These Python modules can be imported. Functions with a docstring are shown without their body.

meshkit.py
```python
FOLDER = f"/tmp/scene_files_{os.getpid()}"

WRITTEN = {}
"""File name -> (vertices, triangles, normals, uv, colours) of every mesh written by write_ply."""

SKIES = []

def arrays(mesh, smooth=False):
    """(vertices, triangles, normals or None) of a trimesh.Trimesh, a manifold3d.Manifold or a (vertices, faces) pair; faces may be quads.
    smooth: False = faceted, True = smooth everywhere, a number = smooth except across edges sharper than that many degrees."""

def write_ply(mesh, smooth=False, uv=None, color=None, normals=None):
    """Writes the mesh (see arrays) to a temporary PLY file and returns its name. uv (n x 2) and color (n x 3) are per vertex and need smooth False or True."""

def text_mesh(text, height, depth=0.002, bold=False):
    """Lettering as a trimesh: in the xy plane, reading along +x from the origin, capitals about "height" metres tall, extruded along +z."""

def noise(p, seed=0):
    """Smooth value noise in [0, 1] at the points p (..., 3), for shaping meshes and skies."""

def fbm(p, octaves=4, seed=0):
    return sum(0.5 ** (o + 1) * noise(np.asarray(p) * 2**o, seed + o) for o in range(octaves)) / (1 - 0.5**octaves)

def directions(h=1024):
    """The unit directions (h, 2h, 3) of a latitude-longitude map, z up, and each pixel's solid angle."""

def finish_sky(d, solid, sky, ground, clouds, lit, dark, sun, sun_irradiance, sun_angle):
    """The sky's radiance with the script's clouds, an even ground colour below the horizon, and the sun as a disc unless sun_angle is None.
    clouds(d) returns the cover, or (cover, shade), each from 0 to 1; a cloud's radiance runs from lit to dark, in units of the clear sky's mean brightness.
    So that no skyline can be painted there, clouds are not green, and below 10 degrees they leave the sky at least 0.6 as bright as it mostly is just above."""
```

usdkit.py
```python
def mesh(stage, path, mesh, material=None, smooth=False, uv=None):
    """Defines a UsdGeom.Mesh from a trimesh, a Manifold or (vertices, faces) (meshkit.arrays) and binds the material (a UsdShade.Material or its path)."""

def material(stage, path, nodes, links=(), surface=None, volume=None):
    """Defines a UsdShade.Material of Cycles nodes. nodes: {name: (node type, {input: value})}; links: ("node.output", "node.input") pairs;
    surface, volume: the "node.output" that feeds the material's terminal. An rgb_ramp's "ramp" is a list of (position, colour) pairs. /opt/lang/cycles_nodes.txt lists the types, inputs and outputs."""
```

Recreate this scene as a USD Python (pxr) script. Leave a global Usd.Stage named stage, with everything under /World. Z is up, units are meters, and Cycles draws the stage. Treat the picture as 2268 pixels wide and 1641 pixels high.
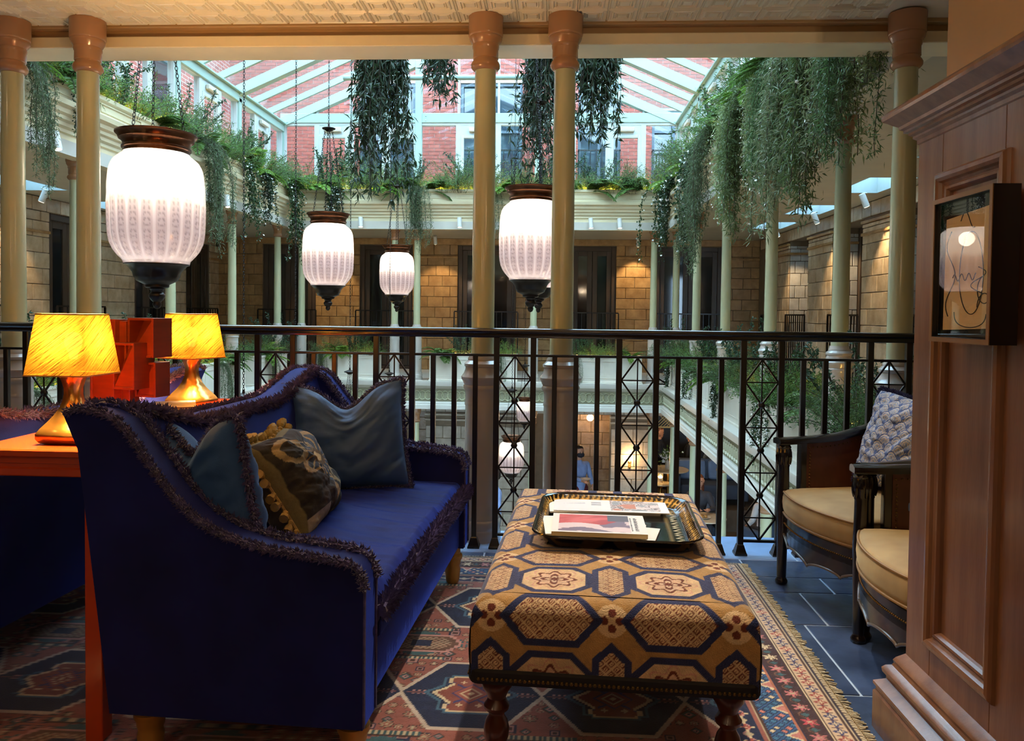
import math, random
import numpy as np
import trimesh, manifold3d as m3
import usdkit, meshkit
from pxr import Usd, UsdGeom, UsdLux, UsdShade, Gf, Sdf, Vt

EXPOSURE, SKY = 0.55, 2.85           # stops, dome strength
stage = Usd.Stage.CreateInMemory()
UsdGeom.SetStageUpAxis(stage, "Z")
UsdGeom.Xform.Define(stage, "/World")
UsdGeom.Scope.Define(stage, "/World/Looks")
rng = np.random.default_rng(7)
PI = math.pi

# ---------------------------------------------------------------- camera, sky, exposure
cam = UsdGeom.Camera.Define(stage, "/World/camera")
FPX, PP = 1720.0, (1134.0, 744.0)
_y = np.array([90, -49, FPX]); _y = _y / np.linalg.norm(_y)
_D = FPX ** 2 / (49 + .0115 * 90)
_z = -np.array([-.0115 * _D, _D, FPX]); _z = _z / np.linalg.norm(_z)
_x = np.cross(_y, _z); _x = _x if _x[0] > 0 else -_x
EYE = (0.0, 0.0, 1.18)
right, down, fwd = (np.array([_x[k], _y[k], _z[k]]) for k in range(3))
M4 = Gf.Matrix4d(*right, 0, *(-down), 0, *(-fwd), 0, *EYE, 1)
cam.AddTransformOp().Set(M4)
cam.CreateHorizontalApertureAttr(36.0)
cam.CreateVerticalApertureAttr(36.0 * 1641 / 2268)
cam.CreateFocalLengthAttr(36.0 * FPX / 2268)
cam.CreateHorizontalApertureOffsetAttr(0.0)
cam.CreateVerticalApertureOffsetAttr(-(820.5 - PP[1]) / 2268 * 36.0)
cam.CreateClippingRangeAttr(Gf.Vec2f(0.02, 500))
cam.CreateExposureAttr(EXPOSURE)
sky = UsdLux.DomeLight.Define(stage, "/World/sky")
sky.CreateIntensityAttr(SKY)
sky.CreateColorAttr(Gf.Vec3f(.52, .76, 1.0))

# ---------------------------------------------------------------- names, things, parts
_used = {}
def _path(parent, name):
    k = (parent, name); n = _used.get(k, 0); _used[k] = n + 1
    return f"{parent}/{name}" + (f"_{n:03d}" if n else "")
def data(path, label=None, cat=None, group=None, kind=None):
    p = stage.GetPrimAtPath(path)
    for k, v in (("label", label), ("category", cat), ("group", group), ("kind", kind)):
        if v: p.SetCustomDataByKey(k, v)
    return path
def place(path, loc=(0, 0, 0), rz=0., scale=None, rx=0., ry=0.):
    x = UsdGeom.Xform(stage.GetPrimAtPath(path))
    if any(loc): x.AddTranslateOp().Set(Gf.Vec3d(*map(float, loc)))
    if rz: x.AddRotateZOp().Set(float(rz))
    if ry: x.AddRotateYOp().Set(float(ry))
    if rx: x.AddRotateXOp().Set(float(rx))
    if scale is not None: x.AddScaleOp().Set(Gf.Vec3f(*([scale] * 3 if np.ndim(scale) == 0 else scale)))
def thing(name, label, cat, loc=(0, 0, 0), rz=0., group=None, kind=None, scale=None, **k):
    p = _path("/World", name); UsdGeom.Xform.Define(stage, p); place(p, loc, rz, scale, **k)
    return data(p, label, cat, group, kind)
def struct(name, label=None, loc=(0, 0, 0), rz=0.):
    p = _path("/World", name); UsdGeom.Xform.Define(stage, p); place(p, loc, rz)
    return data(p, label, None, None, "structure")
def arr(mesh):
    return meshkit.arrays(mesh)[:2]
def put(name, mesh, m, parent="/World", smooth=False, label=None, kind=None, cat=None, group=None, col=None, quads=False):
    p = _path(parent, name)
    if quads:
        v, f = mesh
        g = UsdGeom.Mesh.Define(stage, p)
        g.CreatePointsAttr(Vt.Vec3fArray.FromNumpy(np.asarray(v, np.float32)))
        g.CreateFaceVertexCountsAttr(Vt.IntArray.FromNumpy(np.full(len(f), 4, np.int32)))
        g.CreateFaceVertexIndicesAttr(Vt.IntArray.FromNumpy(np.asarray(f, np.int32).ravel()))
        g.CreateSubdivisionSchemeAttr("none")
        if smooth:
            v = np.asarray(v, float); n = np.zeros_like(v)
            fn = np.cross(v[f[:, 2]] - v[f[:, 0]], v[f[:, 3]] - v[f[:, 1]])
            for k in range(4): np.add.at(n, f[:, k], fn)
            n /= np.maximum(np.linalg.norm(n, axis=1, keepdims=True), 1e-12)
            g.CreateNormalsAttr(Vt.Vec3fArray.FromNumpy(n.astype(np.float32))); g.SetNormalsInterpolation("vertex")
        UsdShade.MaterialBindingAPI.Apply(g.GetPrim()).Bind(UsdShade.Material.Get(stage, m))
    else:
        g = usdkit.mesh(stage, p, mesh, m, smooth=smooth)
    if col is not None:
        UsdGeom.PrimvarsAPI(g).CreatePrimvar("col", Sdf.ValueTypeNames.Color3fArray, "vertex").Set(Vt.Vec3fArray.FromNumpy(np.asarray(col, np.float32)))
    return data(p, label, cat, group, kind)
def dup(src, loc, rz=0., label=None, cat=None, group=None, scale=None, name=None, kind=None, **k):
    sp = stage.GetPrimAtPath(src); was = sp.GetCustomData()
    nm = name or src.rsplit("/", 1)[1]
    if nm[-4:-3] == "_" and nm[-3:].isdigit(): nm = nm[:-4]
    p = _path("/World", nm); x = UsdGeom.Xform.Define(stage, p); pr = x.GetPrim()
    pr.GetReferences().AddInternalReference(src)
    x.SetXformOpOrder([]); 
    ops = []
    for suf, f_, val in (("t", x.AddTranslateOp, Gf.Vec3d(*map(float, loc))), ("r", x.AddRotateZOp, float(rz)), ("ry", x.AddRotateYOp, float(k.get("ry", 0))), ("rx", x.AddRotateXOp, float(k.get("rx", 0)))):
        o = f_(opSuffix="own" + suf); o.Set(val); ops.append(o)
    if scale is not None:
        o = x.AddScaleOp(opSuffix="owns"); o.Set(Gf.Vec3f(*([scale] * 3 if np.ndim(scale) == 0 else scale))); ops.append(o)
    x.SetXformOpOrder(ops); pr.SetInstanceable(True)
    return data(p, label or was.get("label"), cat or was.get("category"), group or was.get("group"), kind or was.get("kind"))
def proto(name):                                   # a class prim: parts shared by copies
    p = f"/World/Looks/{name}_class"
    pr = stage.CreateClassPrim(p)
    UsdGeom.Xform.Define(stage, p); pr = stage.GetPrimAtPath(p); pr.SetSpecifier(Sdf.SpecifierClass)
    return p
def use(src, name, label, cat, loc=(0, 0, 0), rz=0., group=None, scale=None, kind=None, **k):
    p = _path("/World", name); x = UsdGeom.Xform.Define(stage, p); pr = x.GetPrim()
    pr.GetReferences().AddInternalReference(src); place(p, loc, rz, scale, **k); pr.SetInstanceable(True)
    return data(p, label, cat, group, kind)

# ---------------------------------------------------------------- materials
def C(h):
    if not isinstance(h, str): return np.asarray(h, float)
    c = np.array([int(h[i:i + 2], 16) for i in (0, 2, 4)]) / 255.
    return np.where(c <= .04045, c / 12.92, ((c + .055) / 1.055) ** 2.4)
_mats = {}
def mat(name, color, rough=.5, metal=0., var=0., scale=8., bump=0., bscale=60., stretch=(1, 1, 1), island=0., coat=0., sheen=0., spec=.5, emit=None, estr=0., color2=None, vcol=False, trans=0., detail=3., bdist=.01, osp=True, rvar=0., sheen_tint=None):
    """A principled surface: noise between color and color2 (or +-var), grain relief, optional per-piece variation."""
    if name in _mats: return _mats[name]
    color = C(color)
    N = {"p": ("principled_bsdf", dict(base_color=color, roughness=rough, metallic=metal, coat_weight=coat, coat_roughness=.12, sheen_weight=sheen, sheen_roughness=.45, specular_ior_level=spec, transmission_weight=trans))}
    if sheen_tint is not None: N["p"][1]["sheen_tint"] = C(sheen_tint)
    L = []
    if emit is not None: N["p"][1].update(emission_color=C(emit), emission_strength=estr)
    N["tc"] = ("texture_coordinate", {}); N["geo"] = ("geometry", {})
    N["map"] = ("mapping", dict(scale=stretch)); L.append(("tc.object" if osp else "geo.position", "map.vector"))
    src = None
    if vcol:
        N["at"] = ("attribute", dict(attribute="col")); src = "at.color"
    if var or color2 is not None:
        c2 = C(color2) if color2 is not None else np.clip(color * (1 - var), 0, 1)
        c1 = color if color2 is not None else np.clip(color * (1 + var), 0, 1)
        N["n"] = ("noise_texture", dict(scale=scale, detail=detail, roughness=.6)); L.append(("map.vector", "n.vector"))
        if vcol:
            N["rm"] = ("rgb_ramp", dict(ramp=[(.3, np.full(3, 1 - var)), (.7, np.full(3, 1 + var))])); L.append(("n.fac", "rm.fac"))
            N["mx"] = ("mix", dict(mix_type="multiply", fac=1.)); L += [(src, "mx.color1"), ("rm.color", "mx.color2")]; src = "mx.color"
        else:
            N["rm"] = ("rgb_ramp", dict(ramp=[(.32, c2), (.68, c1)])); L.append(("n.fac", "rm.fac")); src = "rm.color"
    if island:
        N["oi"] = ("object_info", {})
        N["mr"] = ("map_range", dict(to_min=1 - island, to_max=1 + island)); L.append(("oi.random", "mr.value"))
        N["hs"] = ("hsv", {}); L.append(("mr.result", "hs.value"))
        if src: L.append((src, "hs.color"))
        else: N["hs"][1]["color"] = color
        src = "hs.color"
    if src: L.append((src, "p.base_color"))
    if rvar:
        N["rn"] = ("noise_texture", dict(scale=scale * .7, detail=2.)); L.append(("map.vector", "rn.vector"))
        N["rr"] = ("map_range", dict(from_min=.3, from_max=.7, to_min=max(rough - rvar, .02), to_max=rough + rvar)); L += [("rn.fac", "rr.value"), ("rr.result", "p.roughness")]
    if bump:
        N["bn"] = ("noise_texture", dict(scale=bscale, detail=3.)); L.append(("map.vector", "bn.vector"))
        N["b"] = ("bump", dict(strength=bump, distance=bdist)); L += [("bn.fac", "b.height"), ("b.normal", "p.normal")]
    used = {a.split(".")[0] for a, b in L} | {b.split(".")[0] for a, b in L} | {"p"}
    while True:                                    # drop nodes that feed nothing
        feeds = {a.split(".")[0] for a, b in L}; dead = [k for k in used if k != "p" and k not in feeds]
        if not dead: break
        for k in dead: used.discard(k); L = [(a, b) for a, b in L if b.split(".")[0] != k]
    N = {k: v for k, v in N.items() if k in used}
    usdkit.material(stage, f"/World/Looks/{name}", N, L, surface="p.BSDF")
    _mats[name] = f"/World/Looks/{name}"
    return _mats[name]
def graph(name, nodes, links, surface):
    usdkit.material(stage, f"/World/Looks/{name}", nodes, links, surface=surface)
    _mats[name] = f"/World/Looks/{name}"; return _mats[name]

# ---------------------------------------------------------------- meshes
def cat(*ms):
    V, F, n = [], [], 0
    for m in ms:
        if m is None: continue
        v, f = m if isinstance(m, tuple) else arr(m)
        f = np.asarray(f)
        if f.shape[1] == 4: f = np.vstack([f[:, [0, 1, 2]], f[:, [0, 2, 3]]])
        V.append(np.asarray(v, float)); F.append(f + n); n += len(v)
    return np.vstack(V), np.vstack(F)
_BF = np.array([[0, 2, 3, 1], [4, 5, 7, 6], [0, 1, 5, 4], [2, 6, 7, 3], [0, 4, 6, 2], [1, 3, 7, 5]])
def box(x0, x1, y0, y1, z0, z1, b=0.):
    """A box, its edges chamfered by b."""
    if b <= 0:
        v = np.array([[x, y, z] for z in (z0, z1) for y in (y0, y1) for x in (x0, x1)], float)
        return v, np.vstack([_BF[:, [0, 1, 2]], _BF[:, [0, 2, 3]]])
    b = min(b, (x1 - x0) * .45, (y1 - y0) * .45, (z1 - z0) * .45)
    pts = []
    for sx in (0, 1):
        for sy in (0, 1):
            for sz in (0, 1):
                c = np.array([x1 if sx else x0, y1 if sy else y0, z1 if sz else z0], float)
                d = np.array([-1 if sx else 1, -1 if sy else 1, -1 if sz else 1]) * b
                for k in range(3):
                    e = d.copy(); e[k] = 0; pts.append(c + e)
    h = m3.Manifold.hull_points(np.array(pts)).to_mesh()
    return np.array(h.vert_properties[:, :3], float), np.array(h.tri_verts, int)
def move(m, d=(0, 0, 0), rz=0., s=1., rx=0., ry=0.):
    v, f = m if isinstance(m, tuple) else arr(m)
    v = np.asarray(v, float) * s
    for ang, ax in ((rx, 0), (ry, 1), (rz, 2)):
        if ang:
            a = math.radians(ang); c, s_ = math.cos(a), math.sin(a); i, j = [(1, 2), (2, 0), (0, 1)][ax]
            w = v.copy(); w[:, i] = c * v[:, i] - s_ * v[:, j]; w[:, j] = s_ * v[:, i] + c * v[:, j]; v = w
    return v + np.asarray(d, float), f
def bar(a, b, w, h=None, up=(0, 0, 1)):
    """A straight bar of section w x h from a to b."""
    a, b = np.asarray(a, float), np.asarray(b, float); h = w if h is None else h
    d = b - a; L = np.linalg.norm(d); d = d / L
    s = np.cross(d, up); s = s / np.linalg.norm(s) if np.linalg.norm(s) > 1e-6 else np.array([1., 0, 0]); u = np.cross(s, d)
    v, f = box(-w / 2, w / 2, 0, L, -h / 2, h / 2)
    return a + v[:, :1] * s + v[:, 1:2] * d + v[:, 2:] * u, f
def lathe(prof, n=24, ang=2 * PI):
    """Profile (r, z) from bottom to top turned about z, closed at the ends."""
    prof = np.asarray(prof, float); t = np.linspace(0, 2 * PI, n, endpoint=False); k = len(prof)
    v = np.stack([np.outer(prof[:, 0], np.cos(t)), np.outer(prof[:, 0], np.sin(t)), np.repeat(prof[:, 1:2], n, 1)], -1).reshape(-1, 3)
    i, j = np.meshgrid(np.arange(k - 1), np.arange(n), indexing="ij"); a = i * n + j; b = i * n + (j + 1) % n
    f = np.stack([a, b, b + n, a + n], -1).reshape(-1, 4)
    f = np.vstack([f[:, [0, 1, 2]], f[:, [0, 2, 3]]])
    v = np.vstack([v, [[0, 0, prof[0, 1]], [0, 0, prof[-1, 1]]]])
    c0, c1 = k * n, k * n + 1; e = np.arange(n); e2 = (e + 1) % n
    f = np.vstack([f, np.stack([np.full(n, c0), e2, e], -1), np.stack([np.full(n, c1), (k - 1) * n + e, (k - 1) * n + e2], -1)])
    return v, f
def frames(P):
    P = np.asarray(P, float); T = np.gradient(P, axis=0); T /= np.linalg.norm(T, axis=1, keepdims=True) + 1e-12
    N = np.zeros_like(P); r = np.array([0, 0, 1.]) if abs(T[0, 2]) < .9 else np.array([1., 0, 0])
    for i in range(len(P)):
        q = r - T[i] * (r @ T[i]); N[i] = q / (np.linalg.norm(q) + 1e-12); r = N[i]
    return T, N, np.cross(T, N)
def tube(P, r, n=8, cap=True):
    P = np.asarray(P, float); T, N, B = frames(P); r = np.broadcast_to(r, len(P)); t = np.linspace(0, 2 * PI, n, endpoint=False)
    v = P[:, None] + r[:, None, None] * (np.cos(t)[None, :, None] * N[:, None] + np.sin(t)[None, :, None] * B[:, None])
    k = len(P); i, j = np.meshgrid(np.arange(k - 1), np.arange(n), indexing="ij"); a = i * n + j; b = i * n + (j + 1) % n
    f = np.stack([a, b, b + n, a + n], -1).reshape(-1, 4); f = np.vstack([f[:, [0, 1, 2]], f[:, [0, 2, 3]]])
    v = v.reshape(-1, 3)
    if cap:
        v = np.vstack([v, P[:1], P[-1:]]); e = np.arange(n); e2 = (e + 1) % n
        f = np.vstack([f, np.stack([np.full(n, k * n), e2, e], -1), np.stack([np.full(n, k * n + 1), (k - 1) * n + e, (k - 1) * n + e2], -1)])
    return v, f
def rect_loft(x0, x1, y0, y1, prof, r=0., cr=0):
    """A rectangle's outline grown by each profile's o at height z (mouldings, trays, feet); cr > 0 rounds the corners."""
    V = []
    for o, z in prof:
        if cr:
            rr = max(r + o, .001); ring = []
            for cx, cy, a0 in ((x1 - r, y1 - r, 0), (x0 + r, y1 - r, 90), (x0 + r, y0 + r, 180), (x1 - r, y0 + r, 270)):
                for a in np.radians(a0 + np.linspace(0, 90, cr)): ring.append((cx + rr * math.cos(a), cy + rr * math.sin(a), z))
        else: ring = [(x1 + o, y1 + o, z), (x0 - o, y1 + o, z), (x0 - o, y0 - o, z), (x1 + o, y0 - o, z)]
        V.append(ring)
    V = np.array(V, float); k, n = V.shape[:2]; v = V.reshape(-1, 3)
    i, j = np.meshgrid(np.arange(k - 1), np.arange(n), indexing="ij"); a = i * n + j; b = i * n + (j + 1) % n
    f = np.stack([a, b, b + n, a + n], -1).reshape(-1, 4); f = np.vstack([f[:, [0, 1, 2]], f[:, [0, 2, 3]]])
    v = np.vstack([v, V[0].mean(0), V[-1].mean(0)]); e = np.arange(n); e2 = (e + 1) % n
    f = np.vstack([f, np.stack([np.full(n, k * n), e2, e], -1), np.stack([np.full(n, k * n + 1), (k - 1) * n + e, (k - 1) * n + e2], -1)])
    return v, f
def extrude(poly, h, plane="xy", off=0.):
    """A 2-D outline given thickness h: plane xy -> along z, xz -> along y, yz -> along x."""
    cs = m3.CrossSection([np.asarray(poly, float)], m3.FillRule.NonZero); m = cs.extrude(h).to_mesh()
    v, f = np.array(m.vert_properties[:, :3], float), np.array(m.tri_verts, int)
    if plane == "xz": v = v[:, [0, 2, 1]] + [0, off, 0]; f = f[:, ::-1]
    elif plane == "yz": v = v[:, [2, 0, 1]] + [off, 0, 0]
    else: v = v + [0, 0, off]
    return v, f
def strip(prof, a, b):
    """A moulding: profile (d, z) offset along the left normal of a->b, swept from a to b (xy points)."""
    a, b = np.asarray(a, float), np.asarray(b, float); d = (b - a) / np.linalg.norm(b - a); n = np.array([-d[1], d[0]])
    prof = np.asarray(prof, float); k = len(prof)
    v = np.array([[*(p + n * o), z] for p in (a, b) for o, z in prof])
    f = []
    for i in range(k):
        j = (i + 1) % k; f += [[i, j, k + j], [i, k + j, k + i]]
    cs = m3.triangulate([prof]); cs = np.asarray(cs)
    f = np.vstack([f, cs, cs[:, ::-1] + k])
    return v, f
def frame2d(x0, x1, z0, z1, w, d0, d1, plane="xz"):
    """A rectangular frame (four rails) in the xz (thickness along y d0..d1) or yz plane."""
    ps = [(x0, x0 + w, z0, z1), (x1 - w, x1, z0, z1), (x0 + w, x1 - w, z0, z0 + w), (x0 + w, x1 - w, z1 - w, z1)]
    return cat(*[box(a, b, d0, d1, c, d) if plane == "xz" else box(d0, d1, a, b, c, d) for a, b, c, d in ps])
def grid(nu, nv):
    i, j = np.meshgrid(np.arange(nu - 1), np.arange(nv - 1), indexing="ij"); a = i * nv + j
    return np.stack([a, a + nv, a + nv + 1, a + 1], -1).reshape(-1, 4)
def sstep(a, b, x):
    t = np.clip((np.asarray(x, float) - a) / (b - a), 0, 1); return t * t * (3 - 2 * t)
def resample(P, step):
    P = np.asarray(P, float); s = np.r_[0, np.cumsum(np.linalg.norm(np.diff(P, axis=0), axis=1))]
    n = max(int(s[-1] / step), 2); t = np.linspace(0, s[-1], n)
    return np.stack([np.interp(t, s, P[:, k]) for k in range(P.shape[1])], 1)
def smoothpath(P, step=.01, it=6):
    Q = resample(P, step)
    for _ in range(it): Q[1:-1] = .25 * Q[:-2] + .5 * Q[1:-1] + .25 * Q[2:]
    return Q
def fringe(P, r=.014, tuft=.02, step=.0036, per=6, seed=1):
    """Ruche trim: a cord with short looped tufts standing out all round it."""
    g = np.random.default_rng(seed); Q = resample(P, step); T, N, B = frames(Q)
    core = tube(Q[::3] if len(Q) > 9 else Q, r, 7)
    n = len(Q) * per; k = np.repeat(np.arange(len(Q)), per); a = g.uniform(0, 2 * PI, n)
    d = np.cos(a)[:, None] * N[k] + np.sin(a)[:, None] * B[k] + T[k] * g.uniform(-.6, .6, (n, 1)); d /= np.linalg.norm(d, axis=1, keepdims=True)
    L = (r + tuft * g.uniform(.45, 1., n))[:, None]; s = np.cross(d, T[k]); s /= np.linalg.norm(s, axis=1, keepdims=True) + 1e-9
    w = (.0016 + .0016 * g.random(n))[:, None]; base = Q[k] + d * r * .6; tip = Q[k] + d * L + s * w * g.uniform(-1.5, 1.5, (n, 1)); mid = (base + tip) / 2 + T[k] * w * .6
    t2 = T[k]
    v = np.stack([base - s * w, base + s * w, base + t2 * w * 1.4, mid - s * w * 1.3, mid + s * w * 1.3, mid + t2 * w * 1.8, tip], 1)
    F = np.array([[0, 1, 4], [0, 4, 3], [1, 2, 5], [1, 5, 4], [2, 0, 3], [2, 3, 5], [3, 4, 6], [4, 5, 6], [5, 3, 6]])
    f = (np.arange(n) * 7)[:, None, None] + F[None]
    return cat(core, (v.reshape(-1, 3), f.reshape(-1, 3)))
def hull(pts):
    h = m3.Manifold.hull_points(np.asarray(pts, float)).to_mesh()
    return np.array(h.vert_properties[:, :3], float), np.array(h.tri_verts, int)
def bezel(poly_rings):
    """Loft closed rings of equal length, capped."""
    V = np.array(poly_rings, float); k, n = V.shape[:2]; v = V.reshape(-1, 3)
    i, j = np.meshgrid(np.arange(k - 1), np.arange(n), indexing="ij"); a = i * n + j; b = i * n + (j + 1) % n
    f = np.stack([a, b, b + n, a + n], -1).reshape(-1, 4); f = np.vstack([f[:, [0, 1, 2]], f[:, [0, 2, 3]]])
    v = np.vstack([v, V[0].mean(0), V[-1].mean(0)]); e = np.arange(n); e2 = (e + 1) % n
    return v, np.vstack([f, np.stack([np.full(n, k * n), e2, e], -1), np.stack([np.full(n, k * n + 1), (k - 1) * n + e, (k - 1) * n + e2], -1)])
# ---------------------------------------------------------------- materials of the setting
CREAM = mat("cream_paint", "C6BC98", .35, var=.05, scale=3, bump=.04, bscale=90)
SHAFT = mat("column_shaft_paint", "B4B590", .22, var=.06, scale=2, bump=.03, bscale=60, coat=.3)
CAPIT = mat("column_capital_paint", "A87C58", .22, var=.06, scale=4, coat=.4)
PEDES = mat("column_pedestal_paint", "AFA79C", .2, var=.05, scale=3, coat=.5)
WHITE = mat("white_paint", "C6C0B2", .4, var=.03, scale=4)
BEAMC = mat("beam_paint", "DCCDA8", .38, var=.05, scale=3, bump=.03)
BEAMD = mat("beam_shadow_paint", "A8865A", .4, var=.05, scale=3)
TIN = mat("tin_ceiling_paint", "D8CEB8", .34, var=.04, scale=5, bump=.05, bscale=120)
STONE = mat("glazed_stone", "B9925F", .3, color2="967044", scale=6, island=.14, bump=.25, bscale=14, bdist=.02)
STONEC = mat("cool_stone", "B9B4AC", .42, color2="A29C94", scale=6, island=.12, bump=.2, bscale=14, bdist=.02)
STONER = mat("pale_glazed_stone", "CDB596", .3, color2="AE9472", scale=6, island=.14, bump=.25, bscale=14, bdist=.02)
GROUT = mat("stone_joint", "7E6B54", .8, var=.1)
BRICK = mat("red_brick", "A85A4A", .85, color2="8C4238", scale=9, island=.15, bump=.3, bscale=40)
MORTAR = mat("brick_mortar", "B0A298", .9, var=.08)
STEEL = mat("green_steel", "9FB8AE", .38, var=.04, scale=2)
WINFR = mat("window_paint", "B9C2C0", .35, var=.03)
SLATE = mat("slate_tile", "46587C", .34, color2="2A3650", scale=5, island=.16, bump=.12, bscale=30, rvar=.12, detail=6)
SLATEL = mat("slate_edge", "7F9CC4", .4, var=.12, scale=6, bump=.08)
JOINT = mat("floor_joint", "A9BCD2", .6, var=.1)
BROWN = mat("brown_wall_paint", "B08E60", .5, var=.04, scale=3, bump=.06, bscale=120)
ROOMW = mat("room_wall_paint", "6B4A30", .6, var=.04)
DARKFR = mat("bronze_door_paint", "4A3C30", .35, var=.08, scale=4)
IRON = mat("black_iron", "15110F", .28, var=.1, scale=10, spec=.6)
GLASS = graph("pane_glass", {"f": ("fresnel", dict(IOR=1.5)), "ge": ("geometry", {}), "iv": ("math", dict(math_type="subtract", value1=1.)), "m": ("math", dict(math_type="multiply")), "t": ("transparent_bsdf", dict(color=(.93, .97, .97))), "g": ("glossy_bsdf", dict(color=(.9, .95, 1.), roughness=.03)), "x": ("mix_closure", {})},
              [("f.fac", "m.value1"), ("ge.backfacing", "iv.value2"), ("iv.value", "m.value2"), ("m.value", "x.fac"), ("t.BSDF", "x.closure1"), ("g.BSDF", "x.closure2")], "x.closure")
DGLASS = graph("dark_room_glass", {"p": ("principled_bsdf", dict(base_color=C("1E2224"), roughness=.06, specular_ior_level=.7))}, [], "p.BSDF")
SKYGLASS = graph("skylight_glass", {"t": ("transparent_bsdf", dict(color=(.8, .92, .95))), "l": ("translucent_bsdf", dict(color=(.82, .93, .95))), "x": ("mix_closure", dict(fac=.75))}, [("t.BSDF", "x.closure1"), ("l.BSDF", "x.closure2")], "x.closure")

XL, XR, YN, YF = -4.5, 1.9, 4.16, 13.2            # edges of the light well
HB, HC, ZG = 2.60, 2.70, -3.16                    # beam soffit, ceilings, ground floor

# ---------------------------------------------------------------- near room: floor of slate tiles
fl = struct("floor", "dark blue slate floor tiles with pale joints")
put("slab", box(-7.2, 3.6, -3.2, YN, -.30, -.0035), JOINT, fl)
ROWS = [-.4, 0, .4, .8, 1.2, 1.62, 2.03, 2.445, 3.0, 3.35, 3.545, 3.79]
for i in range(len(ROWS) - 1):
    y0, y1 = ROWS[i], ROWS[i + 1]; x = -3.0 - .31 * (i % 2) + (.96 + .0 if i == 0 else 0) * 0
    off = [0.09, .35, .2, .0, .3, .12, .4, .26, .09, .50, .2][i]
    x = -3.0 + off
    if y0 == 3.0: x = 1.07 - .62 * 7
    while x < 2.4:
        put("tile", box(x + .0045, x + .6155, y0 + .0045, y1 - .0045, -.02, rng.uniform(-.001, .001), .002), SLATE, fl); x += .62
for k in range(9):
    put("edge_slab", box(-3.0 + k * .7 + .003, -2.3 + k * .7 - .003, 3.795, YN + .02, -.03, 0, .004), SLATEL, fl)

# ---------------------------------------------------------------- near room: ceiling of embossed tin tiles
ce = struct("ceiling", "cream embossed pressed tin ceiling with nested squares")
put("ceiling_board", box(-7.2, 3.6, -3.2, 4.17, HC + .008, HC + .3), TIN, ce)
T = .1524
def tin_tile():
    ms = []
    def ring(h0, h1, a, b):                       # a raised square ring between half-sizes a > b
        V = [[s * r, t * r, z] for r, z in ((a, 0), (a - .004, -h0), (b + .004, -h1), (b, 0)) for s, t in ((-1, -1), (1, -1), (1, 1), (-1, 1))]
        F = []
        for k in range(3):
            for j in range(4): F.append([k * 4 + j, k * 4 + 4 + j, k * 4 + 4 + (j + 1) % 4, k * 4 + (j + 1) % 4])
        return np.array(V), np.array(F)
    ms += [ring(.006, .006, .074, .066), ring(.006, .008, .056, .042), ring(.007, .007, .036, .027), (np.array([[-.022, -.022, -.006], [.022, -.022, -.006], [.022, .022, -.006], [-.022, .022, -.006], [-.026, -.026, 0], [.026, -.026, 0], [.026, .026, 0], [-.026, .026, 0]]), np.array([[3, 2, 1, 0], [0, 1, 5, 4], [1, 2, 6, 5], [2, 3, 7, 6], [3, 0, 4, 7]])),
           (np.array([[-.0755, -.0755, 0], [.0755, -.0755, 0], [.0755, .0755, 0], [-.0755, .0755, 0]]), np.array([[3, 2, 1, 0]]))]
    return cat(*ms)
tt = tin_tile()
for j in range(5):
    for i in range(-26, 11):
        put("tin_tile", (tt[0] + [i * T + .03, 4.10 - .076 - j * T, HC + .006], tt[1]), TIN, ce)
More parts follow.
